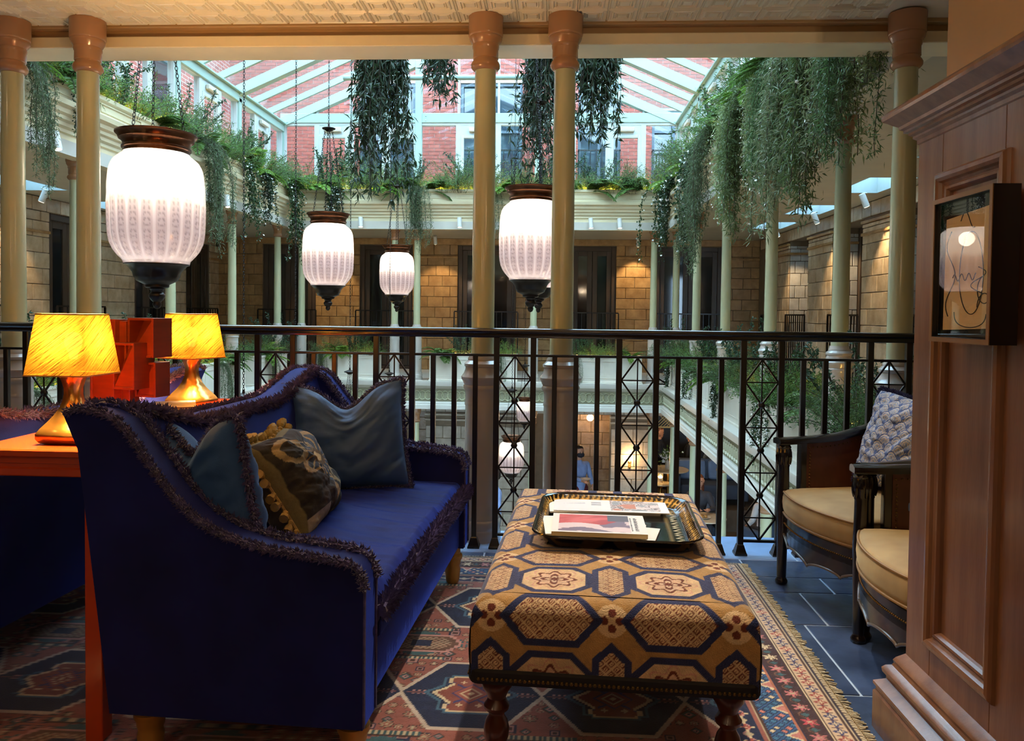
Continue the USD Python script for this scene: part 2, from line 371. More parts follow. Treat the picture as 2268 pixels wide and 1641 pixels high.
put("cornice_board", box(-7.2, 3.6, 4.10, 4.156, HC - .012, HC + .02, .004), BEAMD, ce)  # painted dark brown: stands in for the shaded gap under the ceiling
bm = struct("trim_1", "cream beam along the edge of the near gallery ceiling")
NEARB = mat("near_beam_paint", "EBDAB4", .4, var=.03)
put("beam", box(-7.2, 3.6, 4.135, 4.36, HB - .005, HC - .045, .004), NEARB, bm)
put("beam_recess", box(-7.2, 3.6, 4.155, 4.36, HC - .046, HC + .6), BEAMD, bm)  # recess face in the same brown, its shade put into the colour

# walls that close the near room (outside the frame), and the brown wall above the panelled cabinet
wr = struct("wall_right", "plain brown wall above the dark panelling")
put("wall_face", box(1.27, 3.6, -3.2, 2.62, 0, HC + .05), BROWN, wr)
put("wall_face", box(3.5, 3.8, 2.62, 7.0, -.3, HC + .3), BROWN, wr)
put("wall_face", box(-7.4, 3.7, -3.4, -3.2, -.3, HC + .3), ROOMW, struct("wall_back", "brown wall behind the viewer"))
put("wall_face", box(-7.4, -7.2, -3.4, 4.2, -.3, HC + .3), ROOMW, struct("wall_side", "brown wall at the far left of the near room"))

# ---------------------------------------------------------------- gallery slabs, ceilings, cornices
gf = struct("floor_gallery", "pale stone gallery floor round the light well")
put("slab", box(-7.2, XL - .05, YN, 16.2, -.46, 0), WHITE, gf); put("slab", box(XR + .05, 4.9, YN, 16.2, -.46, 0), WHITE, gf); put("slab", box(XL - .1, XR + .1, YF + .05, 16.2, -.46, 0), WHITE, gf)
gc = struct("ceiling_gallery", "pale ribbed gallery ceiling round the light well")
GCE = mat("gallery_ceiling_paint", "C4B79C", .45, var=.05, scale=3, bump=.2, bscale=25)
def holed(x0, x1, y0, y1, hx0, hx1, holes):
    put("ceiling_board", box(x0, hx0, y0, y1, HC, HC + .22), GCE, gc); put("ceiling_board", box(hx1, x1, y0, y1, HC, HC + .22), GCE, gc)
    y = y0
    for a, b in list(holes) + [(y1, y1)]:
        if a > y: put("ceiling_board", box(hx0, hx1, y, a, HC, HC + .22), GCE, gc)
        y = b
RH = [(6.55, 7.6), (8.65, 9.75), (10.8, 11.8), (12.75, 13.75)]
LH = [(6.6, 7.6), (8.6, 9.76), (10.75, 11.75), (12.8, 13.7)]
holed(XR + .1, 4.9, YN, 16.2, 3.4, 3.95, RH); holed(-7.2, XL - .1, YN, 16.2, -6.85, -6.25, LH); put("ceiling_board", box(XL - .1, XR + .1, YF + .1, 16.2, HC, HC + .22), GCE, gc)
for side, hs, hx0, hx1, nm in (("right", RH, 3.4, 3.95, "along the right gallery ceiling"), ("left", LH, -6.85, -6.25, "along the left gallery ceiling")):
    for k, (a, b) in enumerate(hs[::-1]):
        s = thing("skylight", f"{['farthest', 'second farthest', 'second nearest', 'nearest'][k]} pale blue skylight {nm}", "skylight", (0, 0, 0), group=f"skylights {nm}")
        put("frame", cat(box(hx0, hx0 + .02, a, b, HC - .002, HC + .24), box(hx1 - .02, hx1, a, b, HC - .002, HC + .24), box(hx0, hx1, a, a + .02, HC - .002, HC + .24), box(hx0, hx1, b - .02, b, HC - .002, HC + .24)), WINFR, s)
        put("pane", box(hx0 + .01, hx1 - .01, a + .01, b - .01, HC + .2, HC + .215), SKYGLASS, s)

CORN = [(-.14, HB), (0, HB), (0, 2.735), (-.03, 2.742), (-.03, 2.79), (-.01, 2.80), (-.01, 2.83), (.015, 2.85), (.02, 2.885), (.045, 2.90), (.05, 2.93), (.075, 2.95), (.085, 2.985), (.12, 3.01), (.13, 3.055), (.06, 3.06), (.06, 3.085), (.045, 3.10), (.04, 3.21), (.065, 3.23), (.065, 3.27), (-.02, 3.27), (-.03, 3.14), (-.45, 3.14), (-.45, HC + .03), (-.14, HC + .03)]
SIDES = dict(far=((XR + .15, YF), (XL - .15, YF)), left=((XL, YF + .1), (XL, YN + .2)), right=((XR, YN + .2), (XR, YF + .1)))
for n, (sd, (a, b)) in enumerate(SIDES.items()):
    tr = struct(f"trim_{n + 2}", f"cream moulded cornice and beam along the {sd} side of the light well")
    put("cornice", strip(CORN, a, b), BEAMC, tr, smooth=25)
    put("soffit_band", strip([(0, HB - .002), (.006, HB - .002), (.006, 2.73), (0, 2.73)], a, b), WHITE, tr)
    L = math.dist(a, b); d = (np.array(b) - a) / L; nn = np.array([-d[1], d[0]]); m = int(L / .95)
    for k in range(m):                            # panels on the planter face: each a thin raised frame
        p0 = np.array(a) + d * (k + .12) * L / m; p1 = np.array(a) + d * (k + .88) * L / m
        put("planter_panel", cat(*[strip([(.043, z0), (.052, z0), (.052, z1), (.043, z1)], q0, q1) for q0, q1, z0, z1 in ((p0, p1, 3.115, 3.125), (p0, p1, 3.19, 3.20), (p0, p0 + d * .012, 3.125, 3.19), (p1 - d * .012, p1, 3.125, 3.19))]), BEAMC, tr)
# lower edge of the gallery floor: lip, pierced frieze of interlaced ovals, white band
FRI = mat("frieze_paint", "B4B292", .4, var=.04); FRIB = mat("frieze_ground", "8C8A6C", .5, var=.05)
def oval():
    t = np.linspace(0, 2 * PI, 18, endpoint=False); c = np.stack([.062 * np.cos(t), np.zeros(18), .072 * np.sin(t)], 1)
    r = .010; v, f = [], []
    for i in range(18):
        o = c[i] / np.linalg.norm(c[i])
        for a in (0, 1, 2, 3): v.append(c[i] + [o * r, [0, -.016, 0], -o * r, [0, .004, 0]][a])
    for i in range(18):
        for a in range(4):
            j = (i + 1) % 18; f.append([i * 4 + a, j * 4 + a, j * 4 + (a + 1) % 4, i * 4 + (a + 1) % 4])
    return np.array(v), np.array(f)
ov = oval()
for n, (sd, (a, b)) in enumerate(SIDES.items()):
    tr = struct(f"trim_{n + 5}", f"cream frieze of interlaced ovals under the {sd} gallery floor")
    put("lip", strip([(-.1, -.13), (.0, -.13), (.03, -.115), (.05, -.09), (.09, -.07), (.10, -.02), (.10, .012), (-.1, .012)], a, b), WHITE, tr, smooth=30)
    put("frieze_ground", strip([(-.1, -.35), (0, -.35), (0, -.13), (-.1, -.13)], a, b), FRIB, tr)
    put("band", strip([(-.1, -.47), (.06, -.47), (.06, -.40), (.045, -.39), (.045, -.365), (.02, -.345), (-.1, -.345)], a, b), WHITE, tr, smooth=30)
    L = math.dist(a, b); d = (np.array(b) - a) / L; nn = np.array([-d[1], d[0]]); ang = math.degrees(math.atan2(-nn[0], nn[1])) + 180
    for k in range(int(L / .098)):
        p = np.array(a) + d * (.05 + k * .098) + nn * .006
        put("frieze_oval", move(ov, (p[0], p[1], -.24), rz=ang), FRI, tr)

# ---------------------------------------------------------------- columns
pc = proto("column")
put("pedestal", lathe([(.105, 0), (.105, .05), (.10, .06), (.104, .075), (.104, .10), (.096, .11), (.098, .13), (.088, .145), (.088, .70), (.091, .705), (.091, .72), (.088, .725), (.089, .775), (.097, .785), (.10, .795), (.097, .806), (.092, .81)], 32), PEDES, pc, smooth=40)
put("base", lathe([(.092, .808), (.098, .815), (.103, .83), (.109, .838), (.110, .85), (.104, .858), (.097, .868), (.09, .885), (.088, .90), (.094, .905), (.095, .918), (.087, .925), (.076, .935), (.076, .945), (.070, .953), (.067, .97)], 32), PEDES, pc, smooth=40)
put("shaft", lathe([(.0595, .965), (.0595, 1.2), (.0575, 1.8), (.054, 2.43)], 32), SHAFT, pc, smooth=40)
put("capital", lathe([(.054, 2.425), (.064, 2.43), (.074, 2.442), (.076, 2.455), (.070, 2.468), (.063, 2.476), (.0625, 2.485), (.066, 2.488), (.0655, 2.535), (.0685, 2.54), (.07, 2.55), (.068, 2.557), (.071, 2.562), (.082, 2.58), (.085, 2.59), (.083, 2.597), (.087, 2.60), (.089, 2.607), (.0885, 2.655), (.0895, 2.70)], 32), CAPIT, pc, smooth=40)
NX = [-2.89, -2.475, -.362, .047, 1.756]
for x, w in zip(NX, ("at the left edge of the view", "behind the nearest table lamp", "left of the near centre pair, behind the railing", "right of the near centre pair, behind the railing", "behind the railing beside the panelled cabinet")):
    use(pc, "column", f"glossy cream iron column {w}", "column", (x, 4.03, 0))
for x, w in zip((-4.4, -2.75, -2.36, -.33, .05, 1.72, 2.1), ("at the far left corner", "second along the far gallery", "third along the far gallery", "fourth along the far gallery", "fifth along the far gallery, behind a near column", "beside the far right corner", "at the far right corner")):
    use(pc, "column", f"slender cream column {w} of the light well", "column", (x, 13.42, 0), group="far gallery columns")
for y, w in zip((5.5, 7.38, 9.26, 11.08, 12.95), ("nearest", "second nearest", "middle", "second farthest", "farthest")):
    use(pc, "column", f"slender cream column, {w} along the left gallery edge", "column", (-4.66, y, 0), group="left gallery columns")
for y, w in zip((5.80, 7.62, 9.58, 11.5), ("nearest", "second nearest", "second farthest", "farthest")):
    use(pc, "column", f"cream column under hanging greenery, {w} along the right gallery edge", "column", (2.1, y, 0), group="right gallery columns")
for x, w in zip((-4.4, -2.75, -2.36, -.33, .05, 1.72, 2.1), ("far left corner", "second from the left", "third from the left", "fourth from the left", "fifth from the left", "second from the right", "far right corner")):
    use(pc, "column", f"ground floor column below the far gallery, {w}", "column", (x, 13.42, ZG), group="ground floor columns")
for y, w in zip((5.80, 7.62, 9.58, 11.5), ("nearest", "second nearest", "second farthest", "farthest")):
    use(pc, "column", f"ground floor column below the right gallery, {w}", "column", (2.1, y, ZG), group="ground floor columns")

# ---------------------------------------------------------------- gallery back walls of glazed stone blocks
def courses(parent, plane, u0, u1, w, m, z0=.0, z1=HC, dirn=1, name="stone_block", bw=.36, bh=.215, seed=0):
    """Blocks laid on the plane (x: wall at x=w facing dirn, u along y; y: wall at y=w facing -y, u along x)."""
    g = np.random.default_rng(seed); n = max(1, round((u1 - u0) / bw)); st = (u1 - u0) / n; z = z0; r = 0
    zs = []
    while z < z1 - .02:
        h = bh if abs(z - 2.40) > .12 else .05
        zs.append((z, min(z + bh, z1))); z += bh
    for z, zt in zs:
        e = [u0] + [u0 + st * (k + (.5 if r % 2 else 0)) + g.uniform(-.03, .03) for k in range(0 if r % 2 else 1, n)] + [u1]; r += 1
        for a, b in zip(e[:-1], e[1:]):
            if b - a < .03: continue
            p = .018 + g.uniform(0, .008)
            put(name, box(a + .004, b - .004, w - p, w, z + .004, zt - .004, .006) if plane == "y" else (box(w, w + p, a + .004, b - .004, z + .004, zt - .004, .006) if dirn > 0 else box(w - p, w, a + .004, b - .004, z + .004, zt - .004, .006)), m, parent)
def glazed_door(parent_name, n, plane, u0, u1, w, label, z1=2.56, m=None, dirn=-1):
    """A pair of tall bronze doors with glass, facing -y (plane y) or dirn along x."""
    d = struct(f"{parent_name}_{n}", label)
    def B(a, b, d0, d1, c, e, bev=0): return box(a, b, w + d0, w + d1, c, e, bev) if plane == "y" else (box(w - d1 * dirn * -1 if 0 else min(w - dirn * d0, w - dirn * d1), max(w - dirn * d0, w - dirn * d1), a, b, c, e, bev))
    fw = .09
    put("door_frame", cat(B(u0, u0 + fw, -.02, .1, 0, z1, .006), B(u1 - fw, u1, -.02, .1, 0, z1, .006), B(u0 + fw, u1 - fw, -.02, .1, z1 - fw, z1, .006)), DARKFR, d)
    mid = (u0 + u1) / 2
    for a, b in ((u0 + fw, mid - .004), (mid + .004, u1 - fw)):
        lw = .1
        lf = put("door_leaf", cat(B(a, a + lw, .02, .07, 0, z1 - fw, .004), B(b - lw, b, .02, .07, 0, z1 - fw, .004), B(a + lw, b - lw, .02, .07, 0, .2), B(a + lw, b - lw, .02, .07, z1 - fw - lw, z1 - fw)), DARKFR, d)
        put("pane", B(a + lw, b - lw, .04, .05, .2, z1 - fw - lw), DGLASS, lf)
    return d
def guard(label, plane, u0, u1, w, z1=1.22, group="window guards"):
    """A low black iron guard rail before a tall window."""
    g = thing("window_guard", label, "railing", group=group)
    B = (lambda a, b, h0, h1, c, e: box(a, b, w + h0, w + h1, c, e)) if plane == "y" else (lambda a, b, h0, h1, c, e: box(w + h0, w + h1, a, b, c, e))
    put("top_bar", B(u0, u1, -.012, .012, z1 - .025, z1), IRON, g); put("bottom_bar", B(u0, u1, -.01, .01, .08, .10), IRON, g)
    n = int((u1 - u0) / .105)
    for k in range(n + 1):
        a = u0 + (u1 - u0) * k / n; q = .012 if k in (0, n) else .007
        put("bar", B(a - q, a + q, -q, q, 0 if k in (0, n) else .1, z1 - .02), IRON, g)
wf = struct("wall_far", "warm glazed stone wall at the back of the far gallery")
YB = 15.95
FD = [(-6.05, -4.93), (-4.0, -2.9), (-1.96, -.76), (.32, 1.28), (2.08, 3.42)]
put("wall_core", cat(*[box(a, b, YB, YB + .25, -.46, HC + .25) for a, b in zip([-7.3] + [d[1] for d in FD], [d[0] for d in FD] + [4.9])] + [box(-7.3, 4.9, YB, YB + .25, 2.56, HC + .25)]), GROUT, wf)
edges = [-7.0] + [q for d in FD for q in d] + [4.2]
for k in range(0, len(edges), 2): courses(wf, "y", edges[k], edges[k + 1], YB, STONE, 0, 2.58, seed=k)
put("string_course", cat(*[box(edges[k], edges[k + 1], YB - .045, YB, 2.30, 2.335, .006) for k in range(0, len(edges), 2)]), STONE, wf)
put("string_course", box(-7.0, 4.2, YB - .05, YB, 2.575, 2.70, .008), STONE, wf)
for k, (a, b) in enumerate(FD):
    w = ["leftmost", "second from the left", "middle", "second from the right", "rightmost"][k]
    glazed_door("door", k + 1, "y", a, b, YB + .05, f"tall bronze glazed doors, {w} in the far gallery wall")
    guard(f"black iron guard before the {w} glazed doors of the far gallery", "y", a - .05, b + .05, YB - .15, group="far gallery guards")
wl = struct("wall_left", "pale glazed stone wall at the back of the left gallery")
LX = -7.0; LD = [(6.2, 7.3), (8.3, 9.45), (10.45, 11.5), (12.65, 13.7), (14.47, 15.5)]
put("wall_core", cat(*[box(LX - .25, LX, a, b, -.46, HC + .25) for a, b in zip([4.0] + [d[1] for d in LD], [d[0] for d in LD] + [16.2])] + [box(LX - .25, LX, 4.0, 16.2, 2.5, HC + .25)]), GROUT, wl)
edges = [9.45 - 1.15 - .9] + [q for d in LD[1:] for q in d] + [15.95]
for k in range(0, len(edges), 2): courses(wl, "x", edges[k], edges[k + 1], LX, STONER, 0, 2.5, 1, seed=20 + k, bw=.34)
put("string_course", cat(*[box(LX, LX + .045, edges[k], edges[k + 1], 2.20, 2.24, .006) for k in range(0, len(edges), 2)]), STONE, wl)
for k in range(int((15.95 - 7.4) / .3)): put("stone_block", box(LX, LX + .02, 7.4 + k * .3 + .004, 7.7 + k * .3 - .004, 2.505, 2.69, .006), STONER, wl)
for k, (a, b) in enumerate(LD[1:]):
    w = ["nearest", "second nearest", "second farthest", "farthest"][k]
    glazed_door("door", k + 6, "x", a, b, LX - .04, f"tall bronze glazed doors, {w} in the left gallery wall", 2.5, dirn=1)
    guard(f"black iron guard before the {w} glazed doors of the left gallery", "x", a - .05, b + .05, LX + .16, group="left gallery guards")
wrg = struct("wall_gallery", "pale glazed stone piers along the right gallery")
RX = 4.15; RP = [(7.45, 8.5), (9.6, 10.67), (11.8, 12.87), (13.9, 14.87)]
put("wall_core", cat(box(RX + .5, RX + .75, 4, 16.2, -.46, HC + .25), box(RX, RX + .5, 4, 16.2, 2.5, HC), box(RX, RX + .5, 15.5, 16.2, -.46, HC), *[box(RX, RX + .5, a, b, -.46, HC) for a, b in RP]), GROUT, wrg)
for k, (a, b) in enumerate(RP):
    courses(wrg, "x", a, b, RX, STONER, 0, 2.42, -1, seed=40 + k, bw=.35)
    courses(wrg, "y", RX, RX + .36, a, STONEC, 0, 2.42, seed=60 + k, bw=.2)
    put("string_course", cat(box(RX - .045, RX, a - .03, b, 2.26, 2.30, .006), box(RX - .045, RX + .36, a - .045, a, 2.26, 2.30, .006), box(RX - .05, RX, a, b, 2.42, 2.46, .006)), STONE, wrg)
for k in range(int((15.9 - 7.4) / .3)): put("stone_block", box(RX - .02, RX, 7.4 + k * .3 + .004, 7.7 + k * .3 - .004, 2.5, 2.69, .006), STONER, wrg)
for k, (a, b) in enumerate(((8.5, 9.6), (10.67, 11.8), (12.87, 13.9), (14.87, 15.5))):
    w = ["nearest", "second nearest", "second farthest", "farthest"][k]
    glazed_door("door", k + 10, "x", a, b, RX + .38, f"tall dark glazed doors, {w} between the right gallery piers", 2.5, dirn=-1)
    guard(f"black iron guard, {w} between the right gallery piers", "x", a, b, RX - .06, group="right gallery guards")
# ---------------------------------------------------------------- glazed roof over the light well
WXL, WXR, WY = -5.03, 2.26, 14.15                 # window walls above the cornice
EZ, RIDGE, RXm = 4.62, 6.22, -1.385
rf = struct("roof", "pitched glass roof on pale green steel rafters")
def slope(side, y): return np.array([WXL if side < 0 else WXR, y, EZ]), np.array([RXm, y, RIDGE])
MAIN = [4.3, 6.2, 8.15, 10.1, 12.12, 14.15]
for side in (-1, 1):
    for a, b in zip(MAIN[:-1], MAIN[1:]):
        for t in (1 / 3, 2 / 3):
            y = a + (b - a) * t; p, q = slope(side, y)
            put("glazing_bar", bar(p + [0, 0, .03], q + [0, 0, .03], .05, .10), STEEL, rf)
    for y in MAIN:
        p, q = slope(side, y); put("rafter", cat(bar(p, q, .09, .16), bar(p + [0, 0, -.08], q + [0, 0, -.08], .14, .02)), STEEL, rf)
    e = [y for a, b in zip(MAIN[:-1], MAIN[1:]) for y in np.linspace(a, b, 4)[:-1]] + [MAIN[-1]]
    for a, b in zip(e[:-1], e[1:]):
        p, q = slope(side, a); r, s = slope(side, b); up = np.array([0, 0, .085]); g = np.array([0, .02, 0])
        put("pane", bar((p + r) / 2 + up, (q + s) / 2 + up, b - a - .04, .006), GLASS, rf)
    x = WXL if side < 0 else WXR
    put("eaves_beam", cat(box(x - .07, x + .07, 4.2, WY + .1, EZ - .16, EZ - .02, .004), box(x - .07 - .05 * (side > 0), x + .07 + .05 * (side < 0), 4.2, WY + .1, EZ - .03, EZ + .0, .004)), STEEL, rf)
put("ridge", box(RXm - .06, RXm + .06, 4.2, WY + .1, RIDGE - .05, RIDGE + .12, .01), STEEL, rf)
put("tie_beam", box(WXL, WXR, WY - .06, WY + .06, EZ, EZ + .17, .005), STEEL, rf)
for x in (RXm - 1.09, RXm + 1.09):
    put("gable_post", box(x - .06, x + .06, WY - .08, WY + .04, 3.1, EZ + (RIDGE - EZ) * (1 - abs(x - RXm) / (WXR - RXm)), .005), STEEL, rf)
    for dx in (-.12, .12):
        for dz in (.04, .12): put("bolt", move(lathe([(.012, 0), (.012, .01), (.006, .014)], 6), (x + dx * 1.1, WY - .065, EZ + dz), rx=90), WINFR, rf)
for y in MAIN[1:]:
    for side in (-1, 1):
        x = WXL if side < 0 else WXR; put("wall_post", box(x - .07, x + .07, y - .05, y + .05, 3.1, EZ - .1, .005), STEEL, rf)

# window walls under the eaves
def casement(parent, plane, u0, u1, w, z0, z1, opener, inward):
    """One light: frame, pane and, where it opens, a sash and a white chain actuator."""
    B = (lambda a, b, d0, d1, c, e, bv=0: box(a, b, w + d0, w + d1, c, e, bv)) if plane == "y" else (lambda a, b, d0, d1, c, e, bv=0: box(min(w + inward * -d0, w + inward * -d1), max(w + inward * -d0, w + inward * -d1), a, b, c, e, bv))
    f = .045
    put("window_frame", cat(B(u0, u0 + f, -.04, .04, z0, z1), B(u1 - f, u1, -.04, .04, z0, z1), B(u0 + f, u1 - f, -.04, .04, z1 - f, z1), B(u0 + f, u1 - f, -.04, .04, z0, z0 + f)), WINFR, parent)
    a, b = u0 + f, u1 - f
    if opener:
        g = .055; ztop = z1 - .22
        put("window_frame", B(a, b, -.035, .035, ztop, z1 - f), WINFR, parent)
        put("sash", cat(B(a, a + g, -.05, .02, z0 + f, ztop, .004), B(b - g, b, -.05, .02, z0 + f, ztop, .004), B(a + g, b - g, -.05, .02, ztop - g, ztop, .004)), WINFR, parent)
        put("chain_actuator", B((a + b) / 2 - .17, (a + b) / 2 + .15, -.10, -.04, ztop + .05, ztop + .125, .012), WHITE, parent)
        put("pane", B(a + g, b - g, -.01, -.004, z0 + f, ztop - g), GLASS, parent)
    else: put("pane", B(a, b, -.003, .003, z0 + f, z1 - f), GLASS, parent)
w1 = struct("window_1", "tall pale casement windows and glazed gable at the far end, brick wall beyond")
xs = list(np.linspace(WXL + .05, RXm - 1.09, 5)) + list(np.linspace(RXm - 1.09, RXm + 1.09, 4))[1:] + list(np.linspace(RXm + 1.09, WXR - .05, 5))[1:]
for k, (a, b) in enumerate(zip(xs[:-1], xs[1:])):
    casement(w1, "y", a, b, WY, 3.14, EZ, k in (1, 3, 5, 9), 1)
    if 0 < k: 
        h = EZ + .17 + max((RIDGE - EZ) * (1 - abs(a - RXm) / (WXR - RXm)) - .17, .02)
        put("mullion", box(a - .02, a + .02, WY - .03, WY + .03, EZ + .17, h), WINFR, w1)
put("pane", extrude([(WXL + .1, EZ + .17), (WXR - .1, EZ + .17), (RXm, RIDGE - .1)], .006, "xz", WY + .02), GLASS, w1)
for n, (x, inward, sd) in enumerate(((WXL, 1, "left"), (WXR, -1, "right"))):
    w = struct(f"window_{n + 2}", f"row of tall casement windows above the {sd} cornice")
    for a, b in zip(MAIN[:-1], MAIN[1:]):
        e = np.linspace(a + .05, b - .05, 4)
        for k in range(3): casement(w, "x", e[k], e[k + 1], x, 3.14, EZ - .12, k == 1, inward)

# ---------------------------------------------------------------- brick buildings outside the glass
BY = 16.3; BH, BL = .075, .225
we = struct("wall_outside", "pink red brick wall with tall dark windows beyond the far glazing")
HOLES = [(-4.10, -2.93, 3.85, 5.98), (-1.98, -.68, 3.85, 5.98), (.48, 1.36, 3.85, 5.98), (2.0, 2.9, 3.85, 5.4)]
put("mortar", cat(*[box(a, b, BY, BY + .3, 2.9, 8.3) for a, b in zip([-10.5] + [h[1] for h in HOLES], [h[0] for h in HOLES] + [7.])] + [box(h[0], h[1], BY, BY + .3, h[3], 8.3) for h in HOLES] + [box(h[0], h[1], BY, BY + .3, 2.9, h[2]) for h in HOLES]), MORTAR, we)
near, rest = [], []
r = 0; z = 3.2
while z < 8.2:
    x = -8.6 + (.1125 if r % 2 else 0)
    while x < 3.4:
        a, b = x + .005, x + BL - .005; cuts = [(a, b)]
        for h in HOLES:
            if h[2] - .07 < z < h[3]: cuts = [c for (p, q) in cuts for c in ([(p, q)] if q <= h[0] or p >= h[1] else [(p, min(q, h[0]))] * (p < h[0]) + [(max(p, h[1]), q)] * (q > h[1]))]
        for p, q in cuts:
            if q - p > .02: (near if (-4.75 < p < 1.9 and 3.5 < z < 6.1) else rest).append((p, q, z))
        x += BL
    z += BH; r += 1
g = np.random.default_rng(3); g.shuffle(near)
bk = lambda p, q, z: box(p, q, BY - .008 - g.uniform(0, .006), BY + .01, z + .005, z + BH - .005)
for p, q, z in near[:295]: put("brick", bk(p, q, z), BRICK, we)
BRICKS = mat("brick_field", "A85A4A", .85, color2="843E34", scale=7, bump=.3, bscale=40, stretch=(1, 1, 3))
put("brick_field", cat(*[bk(p, q, z) for p, q, z in near[295:] + rest]), BRICKS, we, kind="stuff")
for k, (a, b, c, d) in enumerate(HOLES):
    w = struct(f"window_{k + 4}", f"tall dark sash window, {['leftmost', 'second', 'third', 'rightmost'][k]} in the outside brick wall")
    put("window_frame", cat(frame2d(a, b, c, d, .06, BY + .04, BY + .10), box((a + b) / 2 - .03, (a + b) / 2 + .03, BY + .05, BY + .09, c, d), box(a, b, BY + .05, BY + .09, 4.95, 5.0)), mat("slate_window_paint", "4A5A66", .4), w)
    put("pane", box(a, b, BY + .12, BY + .13, c, d), graph("reflecting_window_glass", {"p": ("principled_bsdf", dict(base_color=C("2B3A46"), roughness=.05, specular_ior_level=1.))}, [], "p.BSDF") if "reflecting_window_glass" not in _mats else _mats["reflecting_window_glass"], w)
    put("sill", box(a - .06, b + .06, BY - .06, BY + .1, c - .08, c, .006), MORTAR, w)
    rail = thing("window_guard", f"thin black balcony rail on the {['leftmost', 'second', 'third', 'rightmost'][k]} outside window", "railing", group="outside window rails")
    put("top_bar", box(a, b, BY - .10, BY - .07, 4.55, 4.58), IRON, rail)
    put("end_bar", cat(*[box(q - .012, q + .012, BY - .1, BY + .05, 4.55, 4.58) for q in (a + .02, b - .02)]), IRON, rail)
    for q in np.linspace(a + .02, b - .02, 8): put("bar", box(q - .009, q + .009, BY - .094, BY - .076, c, 4.56), IRON, rail)
BRT = graph("side_brick", {"tc": ("geometry", {}), "sx": ("separate_xyz", {}), "cb": ("combine_xyz", {}), "b": ("brick_texture", dict(color1=C("A85A4A"), color2=C("8A463A"), mortar=C("B0A298"), scale=1., mortar_size=.006, brick_width=BL, row_height=BH)), "bp": ("bump", dict(strength=.4, distance=.01, invert=True)), "p": ("principled_bsdf", dict(roughness=.85))},
            [("tc.position", "sx.vector"), ("sx.y", "cb.x"), ("sx.z", "cb.y"), ("cb.vector", "b.vector"), ("b.color", "p.base_color"), ("b.fac", "bp.height"), ("bp.normal", "p.normal")], "p.BSDF")
BRT2 = graph("front_brick", {"tc": ("geometry", {}), "sx": ("separate_xyz", {}), "cb": ("combine_xyz", {}), "b": ("brick_texture", dict(color1=C("A85A4A"), color2=C("8A463A"), mortar=C("B0A298"), scale=1., mortar_size=.006, brick_width=BL, row_height=BH)), "bp": ("bump", dict(strength=.4, distance=.01, invert=True)), "p": ("principled_bsdf", dict(roughness=.85))},
            [("tc.position", "sx.vector"), ("sx.x", "cb.x"), ("sx.z", "cb.y"), ("cb.vector", "b.vector"), ("b.color", "p.base_color"), ("b.fac", "bp.height"), ("bp.normal", "p.normal")], "p.BSDF")
put('brick_face', box(-7.2, 5.0, 3.5, 3.95, 3.02, 6.6), BRT2, struct('wall_outside_near', 'brick wall above the near gallery, outside the glass roof'))
for n, (x0, x1, sd) in enumerate(((-7.2, -6.9, "left"), (4.65, 4.95, "right"))):
    w = struct(f"wall_outside_{sd}", f"brick wall with dark windows outside the {sd} windows")
    put("brick_face", box(x0, x1, 3.0, 16.4, 2.92, 7.0 if n else 8.0), BRT, w)
    xf = x1 if n == 0 else x0; s = 1 if n == 0 else -1
    for k, y in enumerate((6.0, 8.3, 10.55, 12.9)):
        q = struct(f"window_{8 + n * 4 + k}", f"dark framed window in the {sd} outside brick wall")
        put("window_frame", frame2d(y, y + 1.1, 3.5, 5.6, .08, min(xf, xf + .05 * s), max(xf, xf + .05 * s), "yz"), mat("dark_window_paint", "2E3438", .4), q)
        put("pane", box(min(xf, xf + .02 * s), max(xf, xf + .02 * s), y + .08, y + 1.02, 3.58, 5.52), DGLASS, q)

# ---------------------------------------------------------------- ground floor seen between the balusters
PALE = mat("pale_stone", "B5A690", .5, color2="988A76", scale=5, island=.1, bump=.2, bscale=14)
GFL = mat("ground_floor_tile", "8C7F6E", .35, color2="6E6254", scale=3, island=.1)
gd = struct("floor_ground", "stone floor of the lounge below")
put("slab", box(-7.5, 6.5, 3.5, 20.2, ZG - .2, ZG - .01), GROUT, gd)
for i in range(9):
    for j in range(10): put("tile", box(-1.6 + i * .8, -.806 + i * .8, 10.6 + j * .8, 11.394 + j * .8, ZG - .02, ZG, .003), GFL, gd)
wg = struct("wall_ground", "pale stone wall with deep openings under the far gallery")
GY = 14.85
PIERS = [(-6.6, -5.3), (-4.3, -3.35), (-2.42, -.42), (1.14, 1.97), (4.6, 6.0)]
put("wall_core", cat(*[box(a, b, GY, GY + .4, ZG, -.46) for a, b in PIERS], box(-6.6, 6.0, GY, GY + .4, -.74, -.46)), GROUT, wg)
for k, (a, b) in enumerate(PIERS): courses(wg, "y", a, b, GY, PALE, ZG, -.98, seed=90 + k, bw=.36, bh=.24)
for k in range(66):
    put("soldier_block", box(-6.6 + k * .19 + .003, -6.41 + k * .19 - .003, GY - .022, GY, -.73, -.47, .005), PALE, wg)
put("string_course", cat(*[box(a - .02, b + .02, GY - .06, GY, z, z + .04, .008) for a, b in PIERS for z in (-.80, -.90)]), PALE, wg)
wg2 = struct("wall_recess", "sand coloured stone wall at the back of the ground floor recess")
put("wall_core", box(-6.6, 1.9, 16.6, 16.9, ZG, -.4), GROUT, wg2); courses(wg2, "y", .2, 1.5, 16.6, STONE, ZG, -.5, seed=101, bw=.4, bh=.26); courses(wg2, "y", -3.6, -2.2, 16.6, STONE, ZG, -.5, seed=102, bw=.4, bh=.26)
